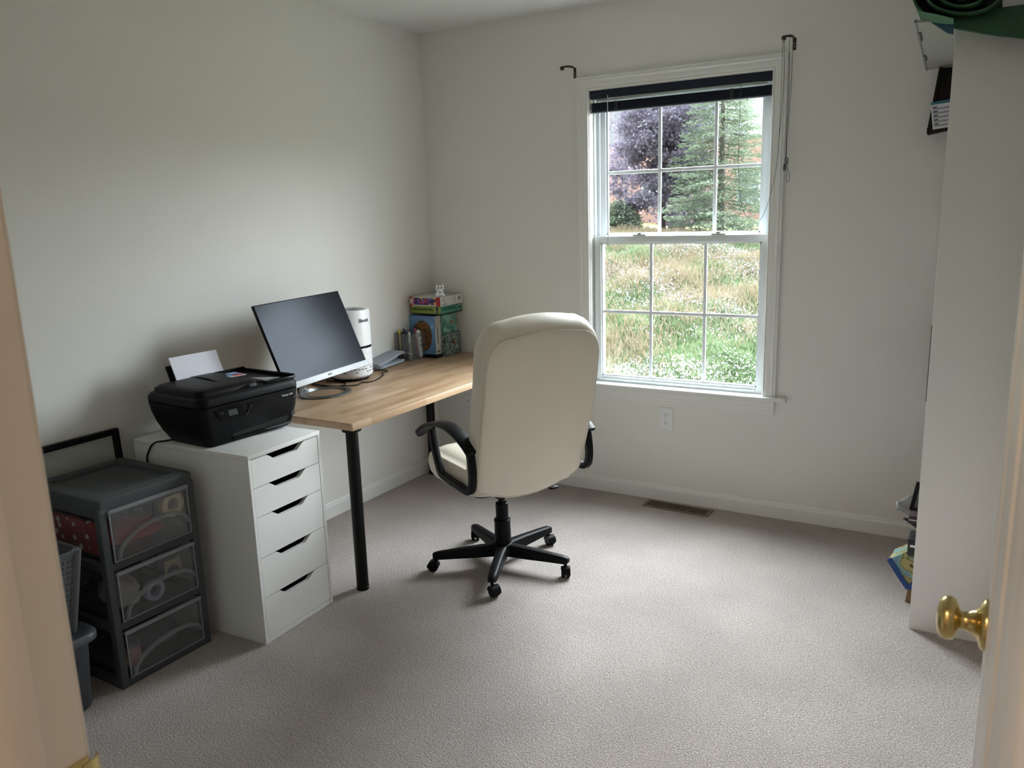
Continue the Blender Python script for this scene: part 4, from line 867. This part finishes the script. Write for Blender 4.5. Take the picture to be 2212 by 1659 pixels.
# arms
def arm(s):
    y=s*.272
    bm=NB(); path=smoothp([(.078,y,.632),(.060,y,.570),(.030,y,.500),(.012,y,.470),(-.010,y,.460),(-.06,y,.455),(-.13,y,.452),(-.205,y,.448),(-.232,y,.454),(-.250,y,.475),(-.256,y,.52),(-.250,y,.575),(-.238,y,.628)],5)
    tube(bm,path,.01,sect=[(-.0135,-.010),(-.010,-.0125),(.010,-.0125),(.0135,-.010),(.0135,.010),(.010,.0125),(-.010,.0125),(-.0135,.010)],upv=(0,1,0))
    a=obj('armrest',bm,'blackp',chr_,smooth=40)
    bm=NB(); pth=smoothp([(.200,y,.582),(.165,y,.610),(.10,y,.645),(.02,y,.668),(-.06,y,.677),(-.13,y,.668),(-.19,y,.650),(-.232,y,.630),(-.262,y,.610)],5); n=len(pth)
    def sc(i):
        t=i/(n-1); w_=.028+.004*math.sin(PI*t); 
        if t<.12: w_*=.35+.65*math.sin(PI/2*t/.12)
        th=.0085
        return [(-th,-w_*.85),(0,-w_),(th*.5,-w_),(th,-w_*.8),(th*1.15,0),(th,w_*.8),(th*.5,w_),(0,w_),(-th,w_*.85),(-th,0)]
    tube(bm,pth,.01,sect=sc,upv=(0,0,1)); obj('arm_pad',bm,'blackp',a,smooth=45)
    bm=NB()
    for p in ((-.262,.59),(-.268,.50),(-.10,.444),(-.02,.452)): lathe(bm,[(.005,0),(.004,s*.002)],10,(p[0]+.008,y+s*.0115,p[1]),'y')
    obj('bolt',bm,'dark',a,smooth=40)
arm(1); arm(-1)
# column and base
bm=NB(); lathe(bm,[(.014,.20),(.014,.345)],20); obj('gas_lift',bm,'blackg',chr_,smooth=40)
bm=NB(); lathe(bm,[(.0205,.200),(.0225,.206),(.0265,.208),(.0265,.280),(.022,.284),(.020,.2842)],32); obj('upper_sleeve',bm,'blackp',chr_,smooth=35)
bm=NB(); lathe(bm,[(.037,.085),(.0355,.10),(.034,.198),(.036,.200),(.036,.206),(.033,.210),(.0275,.210)],32); obj('lower_sleeve',bm,'blackp',chr_,smooth=35)
bm=NB(); lathe(bm,[(.030,.050),(.046,.052),(.052,.075),(.044,.095),(.036,.102)],32); obj('hub',bm,'blackp',chr_,smooth=50)
for A in (220,292,4,76,148):
    a=math.radians(A)-HD; d=Vector((math.cos(a),math.sin(a),0)); sd=Vector((-d.y,d.x,0))
    lg=bpy.data.objects.new('base_leg',None)
    bm=NB(); rings=[]
    for r,zt,hh,w_ in ((.02,.100,.050,.024),(.05,.100,.050,.023),(.12,.097,.046,.0205),(.22,.091,.036,.019),(.275,.087,.030,.0185),(.294,.084,.027,.0165),(.303,.079,.018,.011)):
        sec=[(-w_,-hh),(-w_,-.010),(-w_*.86,-.003),(-w_*.5,0),(w_*.5,0),(w_*.86,-.003),(w_,-.010),(w_,-hh)]
        rings.append([d*r+sd*u+Vector((0,0,zt+v)) for u,v in sec])
    loft(bm,rings); lg=obj('base_leg',bm,'blackp',chr_,smooth=50)
    cs=NB(); # caster: stem, hood and two wheels, swivelled
    sw=math.radians({220:200,292:-25,4:-60,76:-30,148:120}[A])-HD; wd=Vector((math.cos(sw),math.sin(sw),0)); ax=Vector((-wd.y,wd.x,0)); c=d*.288+wd*.014
    tube(cs,[d*.288+Vector((0,0,.045)),d*.288+Vector((0,0,.068))],.007,10)
    rings=[]
    for u in (-.019,-.0185,.0185,.019):
        rr_=.0245 if abs(u)<.0188 else .022
        ring_=[]
        for k in range(13):
            t=math.radians(-15+k*195/12); ring_.append(c+wd*rr_*math.cos(t)+ax*u+Vector((0,0,.0235+rr_*math.sin(t))))
        for k in range(12,-1,-1):
            t=math.radians(-15+k*195/12); q=rr_-.003; ring_.append(c+wd*q*math.cos(t)+ax*u+Vector((0,0,.0235+q*math.sin(t))))
        rings.append(ring_)
    loft(cs,rings); ca=obj('caster',cs,'blackp',lg,smooth=40)
    for s in (-1,1):
        bm=NB(); rings=[]
        for u,rr_ in ((.003,.019),(.004,.0215),(.015,.0215),(.0175,.019),(.0175,.010),(.016,.009)):
            rings.append([c+ax*(s*u)+wd*rr_*math.cos(2*PI*k/24)+Vector((0,0,.0218+rr_*math.sin(2*PI*k/24))) for k in range(24)])
        loft(bm,rings); obj('wheel',bm,'blackg',ca,smooth=40)

# ================================================================ GREY DRAWER TOWER
TX0,TX1,TY0,TY1,TH=.075,.466,-2.430,-2.083,.645
tw=thing('drawer_tower','grey plastic tower with three frosted drawers beside the white drawer unit','storage tower',((TX0+TX1)/2,(TY0+TY1)/2,0),-.012)
hx2,hy2=(TX1-TX0)/2,(TY1-TY0)/2
bm=NB()
for s in (-1,1):
    box(bm,(hx2-.030,s*hy2-.013-s*.013,0),(hx2,s*hy2+.013-s*.013,TH-.03),.004); box(bm,(-hx2,s*hy2-.013-s*.013,0),(-hx2+.03,s*hy2+.013-s*.013,TH-.03),.004)
    for z in (0,.197,.402): box(bm,(-hx2+.02,s*hy2-.010-s*.010,z),(hx2-.02,s*hy2+.010-s*.010,z+.026),.002)
for z in (0,.197,.402): box(bm,(hx2-.022,-hy2+.02,z),(hx2-.003,hy2-.02,z+.027),.003); box(bm,(-hx2+.003,-hy2+.02,z),(-hx2+.022,hy2-.02,z+.027),.003); box(bm,(-hx2+.01,-hy2+.01,z),(hx2-.02,hy2-.01,z+.004))
box(bm,(-hx2+.002,-hy2+.02,0),(-hx2+.006,hy2-.02,TH-.05))
obj('frame',bm,'greyp',tw,smooth=35)
bm=NB(); 
def tr(z,i,r): return [(a,b,z) for a,b in rrect(2*hx2-2*i,2*hy2-2*i,r,5)]
loft(bm,[tr(TH-.062,0.002,.012),tr(TH-.010,0,.014),tr(TH-.003,.003,.014),tr(TH,.010,.012),tr(TH,.044,.010),tr(TH-.002,.0455,.009),tr(TH-.013,.048,.008)]); obj('top',bm,'greyp',tw,smooth=40)
M['darkin']=mat('tower_inner_tray',(.035,.037,.04),.6)
for k,(z0,z1) in enumerate(((.432,.606),(.227,.398),(.029,.193))):
    yy=hy2-.030; bm=NB(); t_=.003; xF=hx2+.004
    # front wall, slightly raked, with rolled rim
    box(bm,(xF-.004,-yy,z0),(xF-.001,yy,z1-.006))
    d_=obj('drawer',bm,'frost',tw,smooth=35)
    bm=NB()
    box(bm,(xF-.010,-yy-.002,z1-.014),(xF+.004,yy+.002,z1),.004); box(bm,(xF-.004,-yy,z0),(xF+.0008,-yy+.004,z1-.01),.001); box(bm,(xF-.004,yy-.004,z0),(xF+.0008,yy,z1-.01),.001); box(bm,(xF-.004,-yy,z0),(xF+.0005,yy,z0+.003),.001)
    obj('drawer_rim',bm,mat('milky_rim_%d'%k,(.24,.25,.27),.4),d_,smooth=35)
    bm=NB(); n=24; P=[]
    for i in range(n+1):
        t=i/n; a=PI*t; P.append((xF+.003,-(yy-.016)*math.cos(a),z0+.004+.042*t+(z1-z0-.105)*math.sin(a)**.8))
    tube(bm,P,.01,sect=lambda i:[(-.0065,-.003),(.0065,-.003),(.0045,.006),(-.0045,.006)],upv=(1,0,0)) if False else None
    rings=[]
    for i,p in enumerate(P):
        p=Vector(p); wv=.0045+.0045*math.sin(PI*i/n); nv=Vector((0,-math.cos(PI*i/n)*.6,math.sin(PI*i/n))).normalized()
        rings.append([p-nv*wv-Vector((.003,0,0)),p-nv*wv*.7+Vector((.006,0,0)),p+nv*wv*.7+Vector((.006,0,0)),p+nv*wv-Vector((.003,0,0))])
    loft(bm,rings); obj('handle_arc',bm,glassm('milky_arc_%d'%k,(.80,.82,.84),haze=.30),d_,smooth=40)
    # side and bottom walls of the drawer
    bm=NB(); 
    box(bm,(-hx2+.03,-hy2+.024,z0+.002),(xF-.004,-hy2+.026,z1-.012)); box(bm,(-hx2+.03,hy2-.026,z0+.002),(xF-.004,hy2-.024,z1-.012)); box(bm,(-hx2+.03,-hy2+.024,z0+.002),(xF-.004,hy2-.024,z0+.004))
    obj('drawer_tray',bm,'tray',d_)
TC=Vector(((TX0+TX1)/2,(TY0+TY1)/2,0))
def inside(name,label,cat,x,y,z,**k): return thing(name,label,cat,(TC.x+x,TC.y+y,z),**k)
t=inside('tape_roll','roll of cream masking tape behind the top frosted drawer front','tape roll',.165,.098,.545)
bm=NB(); P=[(.022,-.012),(.046,-.012),(.046,.012),(.022,.012)]
rings=[circ((u,0,0),r,36,'x') for r,u in ((.022,-.012),(.043,-.012),(.043,.012),(.022,.012),(.022,-.012))]; loft(bm,rings,False); bmesh.ops.remove_doubles(bm,verts=bm.verts[:],dist=1e-5); obj('tape',bm,flat('cream_tape','cfc29a',.7),t,smooth=35)
def lump(name,label,cat,x,y,z,rx,ry,rz,m,seed=0):
    t=inside(name,label,cat,x,y,z); rr=random.Random(seed); bm=NB(); bmesh.ops.create_icosphere(bm,subdivisions=3,radius=1)
    for v in bm.verts:
        n_=1+.16*math.sin(v.co.x*5+seed)*math.sin(v.co.y*4+seed*2)+.12*math.sin(v.co.z*7+v.co.x*3+seed); v.co=Vector((v.co.x*rx*n_,v.co.y*ry*n_,max(-.98,v.co.z*n_)*rz+rz))
    obj(name+'_body',bm,m,t,smooth=True); return t
lump('fabric_bundle','crumpled red fabric bundle behind the top frosted drawer front','fabric',.09,-.02,.437,.075,.10,.045,flat('red_fabric','8c2328',.9),1)
lump('fabric_bundle','purple grey fabric bundle at the left of the top frosted drawer','fabric',.03,-.105,-.0 or .437,.042,.028,.04,flat('mauve_fabric','6b5563',.9),6)
t=inside('polka_fabric','red and white polka dotted fabric folded behind the side of the top drawer','fabric',-.02,-.135,.438)
bm=NB(); box(bm,(-.11,-.010,0),(.13,.006,.11),.005); obj('cloth_fold',bm,ramp_mat('red_polka',[(0,'cfc4ba'),(.26,'8a302b')],26,'dots',.8),t,smooth=40)
lump('cloth_bag','white cloth bag behind the middle frosted drawer front','bag',.10,-.085,.233,.07,.05,.058,flat('offwhite_cloth','a39c94',.9),3)
t=inside('clear_tape_roll','roll of clear tape behind the middle frosted drawer front','tape roll',.155,.0,.233)
bm=NB(); rings=[circ((u,0,.035),r,32,'x') for r,u in ((.020,-.012),(.035,-.012),(.035,.012),(.020,.012),(.020,-.012))]; loft(bm,rings,False); bmesh.ops.remove_doubles(bm,verts=bm.verts[:],dist=1e-5); obj('tape',bm,flat('blue_grey_tape','8a90a8',.4),t,smooth=35)
t=inside('card_label','beige card with arched cutout in the middle frosted drawer','card',.16,.075,.234)
bm=NB(); prism(bm,[(-.03,.06),(-.03,.115),(.035,.115),(.035,.06),(.03,.06)]+[(.003+.027*math.cos(PI*k/8),.06+.035*math.sin(PI*k/8)) for k in range(9)],.002,'x',0); obj('card_sheet',bm,flat('beige_card','9a9176',.8),t)
t=inside('jar','small jar with pink label behind the bottom frosted drawer front','jar',.13,-.09,.034)
bm=NB(); lathe(bm,[(.026,0),(.028,.004),(.028,.060),(.024,.068)],28); obj('jar_body',bm,flat('pink_label','a8757a',.5),t,smooth=40); bm=NB(); lathe(bm,[(.027,.068),(.027,.088),(.024,.090)],28); obj('lid',bm,flat('grey_lid','55585c',.4),t,smooth=40)
lump('yarn_ball','dull yellow yarn ball in the left of the bottom drawer','yarn',.13,-.128,.034,.02,.018,.018,flat('olive_yarn','8a8a52',.9),7)
lump('fabric_bundle','dark grey fabric bundle behind the bottom frosted drawer front','fabric',.05,.04,.034,.09,.08,.03,flat('slate_fabric','3c4048',.9),9)

# ================================================================ STORAGE BIN + BASKET
bn=thing('storage_bin','slate grey lidded storage bin on the carpet beside the grey drawer tower','storage bin',(.308,-2.74,0))
def br_(z,hx_,hy_,r): return [(a,b,z) for a,b in rrect(2*hx_,2*hy_,r,5)]
bm=NB(); loft(bm,[br_(0,.150,.205,.03),br_(.01,.158,.213,.03),br_(.235,.184,.219,.035),br_(.245,.186,.222,.035)],True); obj('bin_body',bm,'binp',bn,smooth=40)
bm=NB(); prism(bm,[(-.16,.03),(.155,.03),(.165,.19),(-.165,.19)],.004,'x',.1735); wd_=obj('window_panel',bm,'binwin',bn)
for v in wd_.data.vertices: v.co.x+= (v.co.z-.11)*.116
bm=NB(); box(bm,(.162,-.15,.018),(.1665,.150,.045)); obj('paper_label',bm,flat('grey_label','4f5258'),bn)
bm=NB(); loft(bm,[br_(.243,.207,.232,.05),br_(.246,.214,.238,.052),br_(.262,.214,.238,.052),br_(.270,.208,.232,.05),br_(.272,.198,.222,.045),br_(.267,.187,.211,.04),br_(.267,.05,.05,.02)]); obj('lid',bm,'binp',bn,smooth=40)
bk_=thing('storage_basket','light grey perforated plastic basket standing on the lid of storage bin','basket',(.298,-2.74,.2685))
# walls as lattices of bars round square holes
bm=NB(); h=.262
def wallpt(side,u,z,o=0):
    f=z/h; hx_=.158+.032*f; hy_=.190+.032*f
    if side==0: return Vector((hx_+o,u*(hy_-.012),z))
    if side==1: return Vector((u*(hx_-.012),hy_+o,z))
    if side==2: return Vector((-hx_-o,u*(hy_-.012),z))
    return Vector((u*(hx_-.012),-hy_-o,z))
for side in (0,1,2,3):
    nu=26; nz=13
    for i in range(nu+1):
        u=-1+2*i/nu; A=[]
        for (du,z) in ((-.021,.0),(.021,.0),(.021,h),(-.021,h)): A.append((u+du,z))
        V=[bm.verts.new(wallpt(side,min(1.03,max(-1.03,a)),z,o)) for o in (0,-.0022) for a,z in A]
        for f in ((0,1,2,3),(7,6,5,4),(0,4,5,1),(1,5,6,2),(2,6,7,3),(3,7,4,0)): bm.faces.new([V[q] for q in f])
    for j in range(nz+1):
        z=.012+(h-.03)*j/nz; A=[(-1.03,z-.0045),(1.03,z-.0045),(1.03,z+.0045),(-1.03,z+.0045)]
        V=[bm.verts.new(wallpt(side,a,zz,o)) for o in (.0006,-.0028) for a,zz in A]
        for f in ((0,1,2,3),(7,6,5,4),(0,4,5,1),(1,5,6,2),(2,6,7,3),(3,7,4,0)): bm.faces.new([V[q] for q in f])
    for i in range(nu):     # small curl tongue in each hole
        for j in range(nz):
            u=-1+2*(i+.35)/nu; z=.012+(h-.03)*(j+.62)/nz; A=[(u-.010,z-.0035),(u+.018,z-.0035),(u+.018,z+.0035),(u-.010,z+.0035)]
            V=[bm.verts.new(wallpt(side,a,zz,-.0004)) for a,zz in A]; bm.faces.new(V)
obj('lattice_wall',bm,'baskp',bk_)
bm=NB()
for sx_ in (-1,1):
    for sy_ in (-1,1):
        P=[(0,h*0),(0,h)]
        tube(bm,[Vector((sx_*(.158+.032*f-.006),sy_*(.190+.032*f-.006),f*h)) for f in (0,.5,1)],.0135,10)
rings=[]
R0=rrect(.376,.440,.02,5)
loft(bm,[[(a*k,b*k,z) for a,b in R0] for z,k in ((h-.012,1.0),(h-.012,1.012),(h+.002,1.03),(h+.004,1.018),(h+.0,1.0),(h-.012,1.0))],False)
loft(bm,[[(a,b,z) for a,b in rrect(.316,.380,.02,5)] for z in (0,.004)]); obj('rim_and_base',bm,'baskp',bk_,smooth=40)
# picture frame leaning against the wall behind the tower
pf=thing('picture_frame','large thin black picture frame leaning on the left wall behind the grey tower','picture frame',(.056,-2.38,.002),0,rot=(0,-math.atan2(.042,.73),0))
FW,FH=.33,.738; bm=NB()
for a,b in (((-.012,-FW,0),(.012,-FW+.022,FH)),((-.012,FW-.022,0),(.012,FW,FH)),((-.012,-FW+.022,0),(.012,FW-.022,.022)),((-.012,-FW+.022,FH-.022),(.012,FW-.022,FH))): box(bm,a,b,.001)
obj('frame_bars',bm,'blackm',pf,smooth=30); boxo('mat_board',(-.008,-FW+.02,.02),(-.004,FW-.02,FH-.02),mat('cream_mat_board',(.62,.60,.55),.6),pf); boxo('pane',(-.002,-FW+.02,.02),(-.0005,FW-.02,FH-.02),'glass',pf)

# ================================================================ BOOKCASE
BX,BY=2.6335,-.862; BH=1.985
bc=thing('bookcase','tall white bookcase standing side on against the right wall','bookcase',(BX,BY,0))
bm=NB(); bw=.80; bd=XR-.003-BX; th_=.018
boxo('side_panel',(0,0,0),(bd,th_,BH),'white_lam',bc,bev=.0008); boxo('side_panel',(0,bw-th_,0),(bd,bw,BH),'white_lam',bc,bev=.0008)
boxo('top_panel',(0.001,th_,BH-th_),(bd,bw-th_,BH-.0005),'white_lam',bc); boxo('plinth',(.02,th_,0),(.035,bw-th_,.055),'white_lam',bc); boxo('back_panel',(bd-.006,th_,.01),(bd-.001,bw-th_,BH-.02),'white_lam',bc)
SH=[.055,.19,.322,.46,.72,1.04,1.36,1.68]
for z in SH: boxo('shelf',(.003,th_,z),(bd-.008,bw-th_,z+.018),'white_lam',bc)
# items sticking out of the shelves
t=thing('plastic_film','crumpled clear plastic bag sticking out of a low bookcase shelf','plastic bag',(2.63,-.52,.262)); rr=random.Random(5)
bm=NB(); g=9; VV=[[bm.verts.new((-.088+i*.0105+.006*rr.random(),-.05+.02*math.sin(j*1.3+i)+.008*rr.random(),.078+(j-4)*.013*(.35+.65*i/8)-.04*(1-i/8)*(1 if 0 else 0)+.006*rr.random()+ (i/8)*.02)) for j in range(g)] for i in range(g)]
for i in range(g-1):
    for j in range(g-1): bm.faces.new((VV[i][j],VV[i+1][j],VV[i+1][j+1],VV[i][j+1]))
obj('film',bm,'filmy',t,smooth=True,solid=.0008)
t=thing('photo_frame','black and grey tilted photo frame sticking out of a low bookcase shelf','photo frame',(2.625,-.60,.3445),0,rot=(0,.16,.12))
bm=NB(); box(bm,(-.034,-.007,.0),(-.020,.007,.103),.002); box(bm,(-.034,-.007,0),(.10,.007,.014),.002); box(bm,(-.034,-.007,.10),(.10,.007,.112),.002); box(bm,(.09,-.007,0),(.10,.007,.11),.002); obj('frame_bars',bm,'blackm',t); boxo('picture',(-.022,-.003,.012),(.092,.003,.102),flat('pale_grey_print','6c6a68'),t)
t=thing('cardboard_sleeve','dark maroon cardboard sleeve under the photo frame on a bookcase shelf','box',(2.62,-.64,.341)); t.location.z=.3405
boxo('box_shell',(-.02,-.09,0),(.10,-.03,.03),flat('maroon_card','2c1718'),t,bev=.001); boxo('white_stripe',(-.0206,-.0905,.012),(.1,-.0295,.017),flat('white_strip','9b9b98'),t)
t=thing('black_book','dark blue black pointed folder corner sticking out below the plastic bag','folder',(2.622,-.50,.262),0)
bm=NB(); prism(bm,[(-.055,.012),(.08,.030),(.08,-.02),(-.005,-.020)],.01,'y',-.005); obj('cover',bm,flat('ink_folder','10131c'),t)
t=thing('black_box','small black box with a white mark, on a low bookcase shelf','box',(2.615,-.66,.2085)); boxo('box_shell',(-.013,-.05,0),(.09,.05,.065),flat('ink_box','12161b',.4),t,bev=.004); boxo('white_mark',(-.005,-.0508,.035),(.014,-.0498,.044),'whitem',t)
t=thing('dark_binder','narrow black binder edge standing proud of a middle bookcase shelf','binder',(2.622,-.45,.7385)); boxo('cover',(-.010,-.03,0),(.20,.03,.29),flat('binder_black','0e0e10',.4),t,bev=.003)
t=thing('white_card','small white card corner sticking out of a middle bookcase shelf','card',(2.62,-.55,1.0585)); boxo('card_sheet',(-.004,-.001,0),(.08,.001,.012),'paper',t)
# carry bag on the floor
bg_=thing('carry_bag','blue trimmed reusable bag with painted landscape leaning out beside the bookcase','bag',(2.60,-.60,.0),0)
def bq(pts,m,name,par,th=.004):
    bm=NB(); bm.faces.new([bm.verts.new(Vector(p)-Vector(par.location)) for p in pts]); return obj(name,bm,m,par,solid=th)
yb=-.66
A0=at(1920,1208,'y',yb); A1=at(1962,1272,'y',yb); A2=at(1990,1250,'y',yb); A3=at(1985,1180,'y',yb); A4=at(1945,1198,'y',yb)
B_=[A0,A1,Vector((2.631,yb,.012)),Vector((2.631,yb,.19)),A3,A4]
bm=NB(); off=Vector((0.01,.11,0)); base=[Vector(p)-bg_.location for p in (A0,A1,Vector((2.629,yb,A1.z)),Vector((2.629,yb,.19)),A3,A4)]
Va=[bm.verts.new(p) for p in base]; Vb=[bm.verts.new(p+off) for p in base]; n=len(base); bm.faces.new(Va); bm.faces.new(Vb[::-1])
for i in range(n): bm.faces.new((Va[i],Vb[i],Vb[(i+1)%n],Va[(i+1)%n]))
bagm=ramp_mat('painted_landscape',[(0,'6d98a6'),(.40,'97aca0'),(.46,'76804a'),(.53,'aea26a'),(.66,'6b3a30'),(.70,'94885a')],22,'noise',.5,1); obj('bag_body',bm,bagm,bg_)
bm=NB(); L0=base[0]; L1=base[1]; tube(bm,[L0+Vector((0,-.002,.004)),(L0+L1)/2+Vector((0,-.006,.003)),L1+Vector((0,-.002,.002))],.01,sect=[(-.009,-.003),(.009,-.003),(.009,.003),(-.009,.003)],upv=(1,0,.6)); obj('trim_band',bm,flat('royal_blue','17407f',.5),bg_)
bm=NB(); q0=L1+Vector((-.004,-.005,.002)); prism(bm,[(q0.x-.004,q0.z+.0),(q0.x+.030,q0.z+.06),(q0.x+.030,q0.z+.0),(q0.x+.02,q0.z-.004)],.003,'y',q0.y-.002); obj('blue_flap',bm,flat('royal_blue2','17407f',.5),bg_)
bm=NB(); prism(bm,[(L1.x-.008,.001),(L1.x+.025,.001),(L1.x+.025,L1.z+.004),(L1.x-.002,L1.z)],.09,'y',base[0].y+.004); obj('bag_bottom',bm,flat('tan_card','86694a',.8),bg_)
# wall rack beyond the bookcase, with card
yk=-.052
K0,K1,K2,K3=at(2003,292,'y',yk),at(2030,297,'y',yk),at(2046,147,'y',yk),at(2031,147,'y',yk)
rk=thing('wall_rack','black wall rack half hidden behind the bookcase edge on the window wall','wall rack',(2.56,-.0,1.72))
loc=Vector(rk.location); w0=Vector((.20,0,0))
def shp(pts,y,th,m,name,par,bev=0):
    bm=NB(); prism(bm,[(p.x-par.location.x,p.z-par.location.z) for p in pts],th,'y',y-par.location.y); return obj(name,bm,m,par)
TLk=K3; BLk=K0; 
shp([BLk,BLk+w0+Vector((0,0,.035)),TLk+w0,TLk],-.052,.004,'blackg','back_plate',rk)
e=TLk-BLk
bm=NB(); tube(bm,[Vector((BLk.x-loc.x+.004,-.052,BLk.z-loc.z+.004)),Vector((TLk.x-loc.x+.004,-.052,TLk.z-loc.z))],.01,sect=[(-.024,-.006),(.024,-.006),(.024,.006),(-.024,.006)],upv=(0,1,0)); tube(bm,[Vector((BLk.x-loc.x,-.062,BLk.z-loc.z+.012)),Vector((BLk.x-loc.x+.2,-.062,BLk.z-loc.z+.047))],.01,sect=[(-.014,-.014),(.014,-.014),(.014,.014),(-.014,.014)],upv=(0,1,0)); obj('rack_frame',bm,'blackg',rk)
bm=NB(); 
for u in (0,.17): box(bm,(.02+u,-.052,.05),(.04+u,-.001,.07))
obj('wall_mount',bm,'blackg',rk)
cdx=thing('instruction_card','white printed card with blue header tucked into the black wall rack','card',(2.56,-.075,1.74),0)
yk2=-.078; c0,c1,c2,c3=at(2015,280,'y',yk2),at(2034,276,'y',yk2),at(2038,217,'y',yk2),at(2010,222,'y',yk2)
ex=(c2-c3).normalized(); ww=.10; c1=c0+ex*ww; c2=c3+ex*ww
shp([c0,c1,c2,c3],yk2,.0012,'paper','card_sheet',cdx); up3=(c3-c0); hd=c0+up3*.90
shp([hd,hd+ex*ww,c2,c3],yk2-.0006,.0008,flat('header_blue','4f93ad'),'header_band',cdx)
bm=NB(); lc=cdx.location
for r_ in range(5):
    for l_ in range(3):
        p=c0+up3*(.78-r_*.155-l_*.035)+ex*.006; L=(.016 if l_==0 else .06); h0=.0042 if l_==0 else .0015; a=p-lc; b=a+ex*L
        V=[bm.verts.new((q.x,yk2-.0004-lc.y,q.z)) for q in (a,b,b+Vector((0,0,h0)),a+Vector((0,0,h0)))]; bm.faces.new(V)
obj('printed_lines',bm,flat('print_ink','2b2e33'),cdx,solid=.0003)
text('lettering','In Emergency',.010,(c0+up3*.94+ex*.04)-lc+Vector((0,-.0012,0)),ex,(0,0,1),flat('header_ink','16313c'),cdx)
# board lying on top
pb=thing('poster_board','grey backed clip frame board lying flat over the top of the bookcase','board',(2.70,-.5,1.992))
q=[Vector((2.532,-.955,2.000)),Vector((2.503,-.018,1.9885)),Vector((2.84,-.018,2.014)),Vector((2.85,-.70,2.020))]
bm=NB(); Va=[bm.verts.new(p-pb.location) for p in q]; Vb=[bm.verts.new(p-pb.location+Vector((0,0,.006))) for p in q]
bm.faces.new(Va[::-1]); bm.faces.new(Vb)
for i in range(4): bm.faces.new((Va[i],Va[(i+1)%4],Vb[(i+1)%4],Vb[i]))
obj('backing',bm,mat('grey_backing',(.42,.42,.38),.6),pb)
e_=q[1]-q[0]
bm=NB()
for a,b in ((.0,1.0),): tube(bm,[q[0]+e_*a-pb.location+Vector((-.001,0,.004)),q[0]+e_*b-pb.location+Vector((-.001,0,.004))],.0055,6)
obj('edge_strip',bm,mat('grey_edge',(.20,.20,.19),.4),pb)
for a,b in ((.16,.30),(.62,.74)):
    bm=NB(); tube(bm,[q[0]+e_*a-pb.location+Vector((.003,0,-.001)),q[0]+e_*b-pb.location+Vector((.003,0,-.001))],.0045,8)
    obj('clip',bm,mat('clip_grey_%d'%(a*100),(.12,.12,.115),.4,metal=.3),pb)
# rolled green mat
ym=-.94
mt_=thing('yoga_mat','dark green foam mat loosely rolled on top of the bookcase','exercise mat',(2.70,-.7,2.05))
ml_=mt_.location
outer=[(2212,83),(2150,76),(2100,68),(2060,60),(2030,50),(2005,36),(1985,18),(1974,0),(1970,-18),(1978,-40),(2000,-60),(2040,-76),(2090,-80),(2130,-68),(2158,-45),(2164,-20),(2150,5),(2120,22),(2080,28),(2040,22),(2012,8),(1998,-12),(2006,-34),(2036,-50),(2080,-54),(2112,-40),(2126,-18),(2116,2),(2085,12),(2052,8),(2030,-6),(2030,-22),(2050,-34),(2080,-32),(2096,-16),(2084,-4),(2066,-8)]
front=[at(px,py,'y',ym) for px,py in outer]; ext=at(2300,94,'y',ym)
front=[ext]+front; fr=smoothp([p for p in front],4); nO=4*14
bm=NB(); strips=[]
rowsy=[0,.055,.075,.12,.30,.55]
for i,p in enumerate(fr):
    row=[]
    for dy in rowsy:
        z=p.z; 
        if i<nO and dy>=.055: z=max(p.z,BH+.036)
        row.append(bm.verts.new(Vector((p.x,ym+dy,z))-ml_))
    strips.append(row)
for a,b in zip(strips,strips[1:]):
    for k in range(len(rowsy)-1): bm.faces.new((a[k],a[k+1],b[k+1],b[k]))
mo_=obj('mat_roll',bm,'rubber',mt_,smooth=60,solid=.006)
t=thing('folded_mat','pale green mat edge folded under the dark green roll','exercise mat',(2.60,-.96,2.03))
bm=NB(); P=[at(px,py,'y',-.965) for px,py in ((1984,24),(1995,38),(2012,47),(2040,51),(2060,52),(2060,40),(2020,30))]; prism(bm,[(p.x-2.60,p.z-2.03) for p in P],.006,'y',-.005); obj('mat_fold',bm,flat('pale_green','6c9a80',.8),t)
t=thing('blue_folder','blue folder corner lying under the green mat on the board','folder',(2.60,-.952,2.01))
bm=NB(); P=[at(px,py,'y',-.958) for px,py in ((2008,46),(2046,71),(2060,74),(2060,50),(2030,49))]; prism(bm,[(p.x-2.60,p.z-2.01) for p in P],.005,'y',-.003); obj('cover',bm,flat('folder_blue','2c5568',.6),t)
